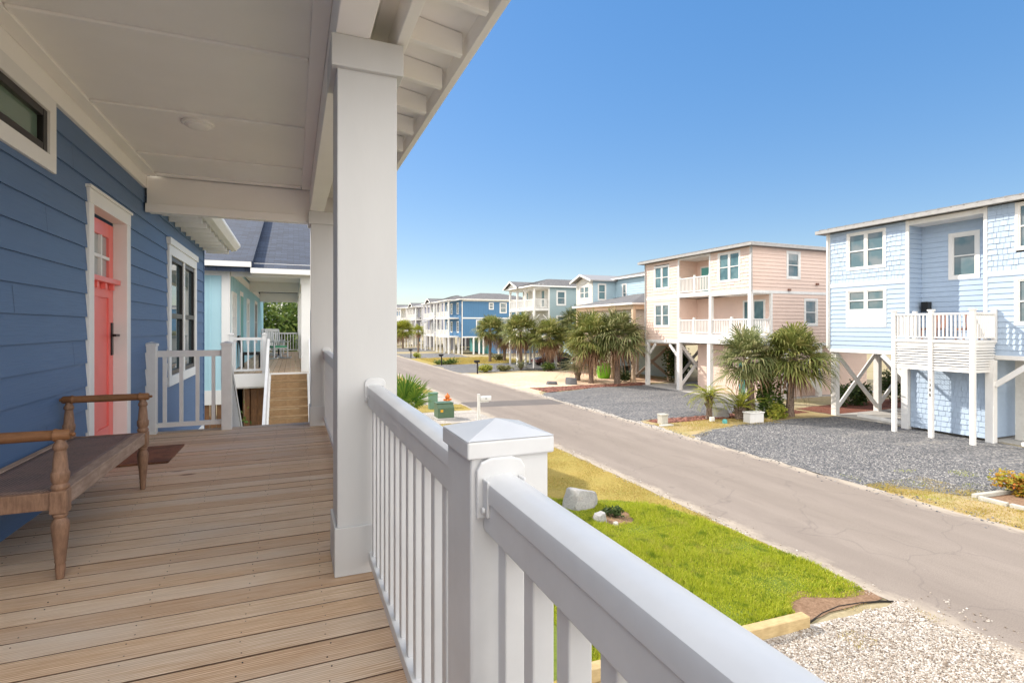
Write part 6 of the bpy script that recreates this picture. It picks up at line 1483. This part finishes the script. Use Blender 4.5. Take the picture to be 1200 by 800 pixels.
def pebbles(name, n, test, bounds, mat, rmin, rmax, z, seed, flat=0.7):
    g = np.random.default_rng(seed); x0, y0, x1, y1 = bounds
    xs = g.uniform(x0, x1, n * 2); ys = g.uniform(y0, y1, n * 2); k = test(xs, ys, g); xs, ys = xs[k][:n], ys[k][:n]; m = len(xs)
    t = (1 + 5 ** 0.5) / 2
    iv = np.array([(-1, t, 0), (1, t, 0), (-1, -t, 0), (1, -t, 0), (0, -1, t), (0, 1, t), (0, -1, -t), (0, 1, -t), (t, 0, -1), (t, 0, 1), (-t, 0, -1), (-t, 0, 1)]) / 1.9
    fc = np.array([(0, 11, 5), (0, 5, 1), (0, 1, 7), (0, 7, 10), (0, 10, 11), (1, 5, 9), (5, 11, 4), (11, 10, 2), (10, 7, 6), (7, 1, 8), (3, 9, 4), (3, 4, 2), (3, 2, 6), (3, 6, 8), (3, 8, 9), (4, 9, 5), (2, 4, 11), (6, 2, 10), (8, 6, 7), (9, 8, 1)])
    V = iv[None] * (1 + g.uniform(-0.25, 0.25, (m, 12, 1))); sc = g.uniform(rmin, rmax, (m, 1, 1)) * (1 + g.uniform(-0.3, 0.3, (m, 1, 3))); sc[:, :, 2] *= flat; V = V * sc
    a = g.uniform(0, 6.28, m); c, s = np.cos(a)[:, None], np.sin(a)[:, None]
    X = V[:, :, 0] * c - V[:, :, 1] * s; Y = V[:, :, 0] * s + V[:, :, 1] * c
    W = np.stack([X + xs[:, None], Y + ys[:, None], V[:, :, 2] + z + sc[:, :, 2] * 0.35], 2)
    o = npmesh(name, W.reshape(-1, 3), (fc[None] + (np.arange(m) * 12)[:, None, None]).reshape(-1, 3), mat); struct(o, 'stuff'); return o
pebbles('gravel_stones', 52000, lambda x, y, g: (y < 5.22 + 0.04 * np.sin(9 * x)) & (x < 8.58 + 0.10 * np.sin(5 * y) + g.normal(0, 0.05, len(x))), (4.3, 0.8, 8.9, 5.3), 'pebble', 0.007, 0.0155, 0.010, 7)
pebbles('gravel_stones', 9000, lambda x, y, g: y < 5.3, (0.9, -0.4, 4.3, 5.35), 'pebble', 0.012, 0.024, 0.010, 8)
pebbles('gravel_stones', 22000, lambda x, y, g: (y > 9.6 + (x - 14) * -0.9) & (y < 16.2 + (x - 14) * 0.3), (14.2, 7.8, 19.5, 17.2), 'greypebble', 0.012, 0.026, 0.014, 9)
pebbles('gravel_stones', 220, lambda x, y, g: g.random(len(x)) < 0.5, (8.45, 1.0, 9.3, 5.2), 'pebble', 0.008, 0.018, 0.018, 10)
pebbles('gravel_stones', 900, lambda x, y, g: g.random(len(x)) < np.clip((x - 13.25) * 1.4, 0.04, 1), (13.2, 4.0, 14.3, 30.0), 'greypebble', 0.010, 0.026, 0.018, 13)
pebbles('gravel_stones', 700, lambda x, y, g: g.random(len(x)) < np.clip((8.85 - x) * 1.8, 0.03, 1), (8.3, 5.4, 8.9, 21.0), 'pebble', 0.007, 0.018, 0.018, 14)
pebbles('bark_chips', 2600, lambda x, y, g: y > 18.75, (14.7, 18.6, 23.3, 19.6), 'bark', 0.03, 0.07, 0.018, 11, 0.35)
pebbles('bark_chips', 2400, lambda x, y, g: y > 30.4 + np.clip((x - 15) * 0.3, 0, 1.3), (15.0, 30.4, 24.2, 33.0), 'bark', 0.04, 0.08, 0.018, 12, 0.35)

# ------------------------------------------------------------------ small things outdoors
def boulder(name, label, loc, sx, sy, sz, mat, seed, cat='rock', group=None, cuts=6):
    import bmesh
    r = random.Random(seed); bm = bmesh.new(); bmesh.ops.create_icosphere(bm, subdivisions=3, radius=1.0)
    planes = [(Vector((r.uniform(-0.25, 0.25), r.uniform(-0.25, 0.25), 1)).normalized(), r.uniform(0.55, 0.68))]
    a0_ = r.uniform(0, 6.28)
    for q in range(cuts): planes.append((Vector((math.cos(a0_ + q * 6.28 / cuts + r.uniform(-0.3, 0.3)), math.sin(a0_ + q * 6.28 / cuts + r.uniform(-0.3, 0.3)), r.uniform(-0.05, 0.45))).normalized(), r.uniform(0.66, 0.84)))
    for n, d in planes:
        for v in bm.verts:
            k = v.co.dot(n)
            if k > d: v.co -= n * (k - d)
    for v in bm.verts:
        v.co += v.co.normalized() * r.uniform(-0.025, 0.025); v.co.x *= sx; v.co.y *= sy; v.co.z = max(v.co.z, -0.35) * sz
    me = bpy.data.meshes.new(name); bm.to_mesh(me); bm.free(); me.materials.append(M[mat]); me.polygons.foreach_set('use_smooth', [True] * len(me.polygons)); me.set_sharp_from_angle(angle=R(28))
    o = bpy.data.objects.new(name, me); COL.objects.link(o); o.location = (loc[0], loc[1], loc[2] + sz * 0.30); o.rotation_euler = (0, 0, r.uniform(0, 3)); return tag(o, label, cat, group)
boulder('boulder', 'big flat topped grey boulder on the lawn', (6.20, 10.85, 0), 0.44, 0.38, 0.44, 'rock', 4)
boulder('boulder', 'smaller grey rock beside the mulch hole', (6.12, 9.85, 0), 0.19, 0.16, 0.20, 'rock', 6)
boulder('boulder', 'fist sized pale stone by the mulch hole', (6.30, 9.50, 0), 0.08, 0.07, 0.08, 'stonepost', 7)
boulder('boulder', 'dark angular rock on the sand before the slim palm', (18.8, 34.2, 0), 0.55, 0.45, 0.55, 'darkrock', 9)
boulder('boulder', 'low dark rock lying beside the angular one', (17.4, 34.6, 0), 0.55, 0.30, 0.24, 'darkrock', 11)
boulder('boulder', 'rounded tan boulder behind the small feather palm', (18.4, 19.2, 0), 0.50, 0.42, 0.46, 'rock', 13)
struct(patch('mulch_bed', [(6.5 + 0.45 * math.cos(a) * (1 + 0.12 * math.sin(3 * a)), 9.9 + 0.45 * math.sin(a)) for a in np.linspace(0, 6.1, 14)], 0.022, 'soil'))

tl = MB().bar((3.2, 5.47, 0.085), (6.66, 5.30, 0.085), 0.15, 0.17).build('landscape_timber', 'timber', None, 0.012)
tag(tl, 'pale squared timber edging between the lawn and white gravel', 'timber')
e = MB(); pts = [(6.72, 5.31), (7.15, 5.42), (7.55, 5.46), (7.95, 5.40), (8.28, 5.32), (8.46, 5.24)]
for a, b in zip(pts[:-1], pts[1:]): e.bar((a[0], a[1], 0.012), (b[0], b[1], 0.012), 0.010, 0.036)
tag(e.build('landscape_edging', 'blackplastic'), 'thin black edging strip curving from timber to road', 'edging')
bk = thing('bed_edging', 'pale block edging around the soil bed by the red shrub', 'edging', (16, 7, 0))
for a, b in (((15.45, 7.68), (17.2, 7.50)), ((15.40, 7.55), (15.42, 7.0)), ((15.42, 6.95), (15.44, 6.4)), ((15.44, 6.33), (15.46, 5.8)), ((15.46, 5.7), (15.48, 5.1)), ((15.48, 5.0), (15.5, 4.4))):
    MB().bar((a[0], a[1], 0.05), (b[0], b[1], 0.05), 0.12, 0.10).build('edging_block', 'stonepost', bk, 0.012)

# utility boxes and hydrant
tf = thing('transformer_box', 'squat dark green utility transformer on a pale pad', 'transformer', (6.4, 23.65, 0))
MB().box(5.95, 23.2, -0.02, 6.85, 24.15, 0.07).build('pad', 'concrete', tf, 0.01)
m = MB(); m.prism([(6.02, 23.32, 0.07), (6.02, 24.05, 0.07), (6.02, 24.05, 0.70), (6.02, 23.50, 0.70), (6.02, 23.32, 0.52)], (0.76, 0, 0)); m.build('cabinet', 'greenbox', tf, 0.02)
MB().box(6.00, 23.47, 0.701, 6.80, 24.07, 0.74).build('lid', 'greenbox', tf, 0.012)
MB().box(6.14, 23.309, 0.34, 6.26, 23.318, 0.46).build('warning_label', 'yellow', tf)
pd = thing('utility_pedestal', 'upright green grey utility pedestal behind the squat transformer', 'utility box', (6.6, 26.6, 0))
MB().box(6.38, 26.45, 0, 6.82, 26.75, 0.78).build('cabinet', 'greybox', pd, 0.02); MB().box(6.35, 26.42, 0.781, 6.85, 26.78, 0.85).build('lid', 'greybox', pd, 0.02)
hy = thing('fire_hydrant', 'orange fire hydrant on the grass verge by the road', 'hydrant', (7.45, 26.9, 0)); hx, hyy = 7.45, 26.9
MB().lathe([(0.17, 0), (0.17, 0.04), (0.11, 0.05), (0.105, 0.50), (0.14, 0.51), (0.14, 0.55)], (hx, hyy, 0), n=16).build('barrel', 'hydrant', hy, smooth=True)
MB().lathe([(0.125, 0.551), (0.12, 0.60), (0.085, 0.66), (0.04, 0.69), (0.03, 0.69), (0.03, 0.74), (0.0, 0.745)], (hx, hyy, 0), n=16).build('bonnet', 'hydrant', hy, smooth=True)
m = MB(); m.cyl((hx - 0.21, hyy, 0.40), (hx + 0.21, hyy, 0.40), 0.055, n=12); m.cyl((hx, hyy - 0.20, 0.36), (hx, hyy, 0.36), 0.07, n=12); m.build('outlets', 'hydrant', hy, smooth=True)

def mailbox(label, loc, post_mat, box_mat, h=1.05, white=False, group='mailboxes along the road'):
    x, y, _ = loc; t = thing('mailbox', label, 'mailbox', loc, group)
    MB().box(x - 0.055, y - 0.055, -0.05, x + 0.055, y + 0.055, h + (0.28 if white else -0.02)).build('post', post_mat, t, 0.006)
    m = MB(); w, hh, L = 0.085, 0.12, 0.50
    poly = [(-w, 0), (w, 0), (w, hh)] + [(w * math.cos(a), hh + w * math.sin(a)) for a in np.linspace(0.3, math.pi - 0.3, 7)] + [(-w, hh)]
    sgn = 1 if x < 12 else -1; xs_ = x + sgn * (0.06 if white else -0.2)
    m.prism([(xs_, y + px_, h - 0.02 + pz) for px_, pz in poly], (sgn * L, 0, 0)); b = m.build('box', box_mat, t, 0.008)
    MB().box(xs_ + sgn * (L + 0.001), y - 0.08, h - 0.01, xs_ + sgn * (L + 0.012), y + 0.08, h + 0.17).build('door', box_mat, b)
    f = MB(); f.box(xs_ + sgn * 0.22, y - w - 0.014, h + 0.06, xs_ + sgn * 0.30, y - w - 0.004, h + 0.09); f.build('flag', 'blackmetal', b)
    MB().box(min(x, xs_ + sgn * 0.4), y - 0.04, h - 0.09, max(x, xs_ + sgn * 0.4), y + 0.04, h - 0.021).build('bracket', post_mat, t)
    return t
mailbox('white mailbox on a tall white post at the road edge', (7.66, 22.45, 0), 'vinyl', 'vinyl', 0.92, True)
mailbox('black mailbox on a dark post before the sand yard', (15.2, 44.9, 0), 'blackmetal', 'blackmetal', 1.05)
mailbox('dark mailbox by the yellow lawn, second along the far road edge', (14.95, 56.4, 0), 'blackmetal', 'blackmetal', 1.05)
mailbox('tiny dark mailbox farthest along the far road edge', (14.6, 71.0, 0), 'blackmetal', 'blackmetal', 1.05)
sg = thing('yard_sign', 'small white yard sign beside the grey gravel drive', 'sign', (21.5, 50.6, 0))
MB().box(21.47, 50.57, -0.05, 21.53, 50.63, 0.62).build('post', 'trimfar', sg); MB().box(21.455, 50.35, 0.62, 21.475, 50.85, 0.95).build('board', 'trimfar', sg)
lp = thing('stone_light_post', 'short pale stone post with cap at the drive entrance', 'light post', (14.75, 18.65, 0))
MB().box(14.59, 18.49, -0.03, 14.91, 18.81, 0.38).build('post', 'stonepost', lp, 0.015); MB().box(14.57, 18.47, 0.381, 14.93, 18.83, 0.45).build('cap', 'stonepost', lp, 0.015)
sl_ = MB().box(14.3, 18.1, -0.03, 14.9, 18.35, 0.07).build('stepping_stone', 'stonepost', None, 0.02); tag(sl_, 'flat pale stone before the short stone post', 'stone')
wb = thing('utility_box', 'white utility box at the gravel edge under the palms', 'utility box', (18.7, 17.5, 0))
MB().box(18.35, 17.3, -0.02, 19.15, 17.7, 0.42).build('cabinet', 'trimfar', wb, 0.02); MB().box(18.32, 17.27, 0.421, 19.18, 17.73, 0.47).build('lid', 'trimfar', wb, 0.015)
gl = MB().lathe([(0.10, 0), (0.11, 0.12), (0.08, 0.18), (0.0, 0.2)], (17.35, 17.75, 0), n=14).build('valve_box', 'tealdoor', None, smooth=True); tag(gl, 'small green valve cap on the dry grass near the white box', 'valve box')
wv = MB().box(17.1, 18.3, -0.02, 17.32, 18.42, 0.20).build('garden_light', 'trimfar', None, 0.02); tag(wv, 'small white marker block beside the small feather palm', 'garden marker')
lb = thing('storage_tub', 'lime green rounded tub between the palm trunks', 'tub', (23.5, 37.2, 0))
MB().lathe([(0.40, 0), (0.50, 0.10), (0.58, 0.55), (0.56, 0.95), (0.45, 1.15)], (23.5, 37.2, 0), n=20).build('body', 'lime', lb, smooth=True)
MB().lathe([(0.47, 1.151), (0.42, 1.22), (0.0, 1.28)], (23.5, 37.2, 0), n=20).build('lid', 'lime', lb, smooth=True)
def bin_(label, x, y):
    t = thing('wheelie_bin', label, 'bin', (x, y, 0), 'dark wheeled bins')
    m = MB(); i = 0; a, b = 0.26, 0.32
    m.v += [(x - a, y - a, 0.08), (x + a, y - a, 0.08), (x + a, y + a, 0.08), (x - a, y + a, 0.08), (x - b, y - b, 1.0), (x + b, y - b, 1.0), (x + b, y + b, 1.0), (x - b, y + b, 1.0)]
    m.f += [(0, 3, 2, 1), (4, 5, 6, 7), (0, 1, 5, 4), (1, 2, 6, 5), (2, 3, 7, 6), (3, 0, 4, 7)]; m.build('body', 'bin', t, 0.03)
    MB().prism([(x - 0.35, y - 0.35, 1.001), (x + 0.36, y - 0.35, 1.001), (x + 0.36, y - 0.35, 1.12), (x - 0.35, y - 0.35, 1.05)], (0, 0.7, 0)).build('lid', 'bin', t, 0.02)
    for s in (-0.24, 0.24): MB().cyl((x + 0.24, y + s - 0.03, 0.10), (x + 0.24, y + s + 0.03, 0.10), 0.10, n=14).build('wheel', 'tyre', t)
bin_('dark green wheeled bin before the grey house posts', 24.6, 46.0); bin_('black wheeled bin under the tan porch beside the thick palm trunk', 24.4, 35.6)

# dark red car parked under the grey house
ca = thing('parked_car', 'dark red car parked between the posts under the grey house', 'car', (26.5, 52.2, 0))
prof = [(24.2, 0.35), (24.15, 0.62), (24.45, 0.82), (25.35, 0.92), (25.95, 1.36), (26.9, 1.45), (27.75, 1.38), (28.35, 1.0), (28.72, 0.93), (28.78, 0.45), (28.6, 0.33)]
def car_section(pr, y0, y1, inset=0.0): return [(x, y0, z) for x, z in pr]
m = MB(); m.prism([(x, 51.35, z) for x, z in prof], (0, 1.72, 0)); body = m.build('body', 'carred', ca, 0.09, seg=3)
for y_ in (51.335, 53.073): 
    m = MB()
    m.prism([(25.55, y_, 0.97), (26.05, y_, 1.31), (26.82, y_, 1.37), (26.82, y_, 0.97)], (0, 0.012, 0)); m.prism([(26.90, y_, 0.97), (26.90, y_, 1.37), (27.65, y_, 1.31), (28.1, y_, 1.0)], (0, 0.012, 0)); m.build('side_window', 'glass', ca)
    for x_ in (25.05, 27.85):
        w_ = MB().lathe([(0.16, 0), (0.31, 0.0), (0.325, 0.03), (0.325, 0.17), (0.31, 0.20), (0.16, 0.20)], (x_, y_ - 0.10, 0.325), (0, 1, 0), 22).build('wheel', 'tyre', ca, smooth=True)
        MB().lathe([(0.19, -0.005), (0.17, 0.0), (0.04, 0.02), (0.0, 0.02)], (x_, y_ - 0.105 if y_ < 52 else y_ + 0.105, 0.325), (0, 1, 0), 16).build('rim', 'chrome', w_)
for y_ in (51.5, 52.7): MB().box(24.13, y_, 0.66, 24.30, y_ + 0.25, 0.78).build('headlight', 'glasslite', ca, 0.02)
MB().prism([(25.38, 51.5, 0.955), (25.93, 51.5, 1.345), (25.91, 51.5, 1.365), (25.35, 51.5, 0.97)], (0, 1.42, 0)).build('windscreen', 'glass', ca)
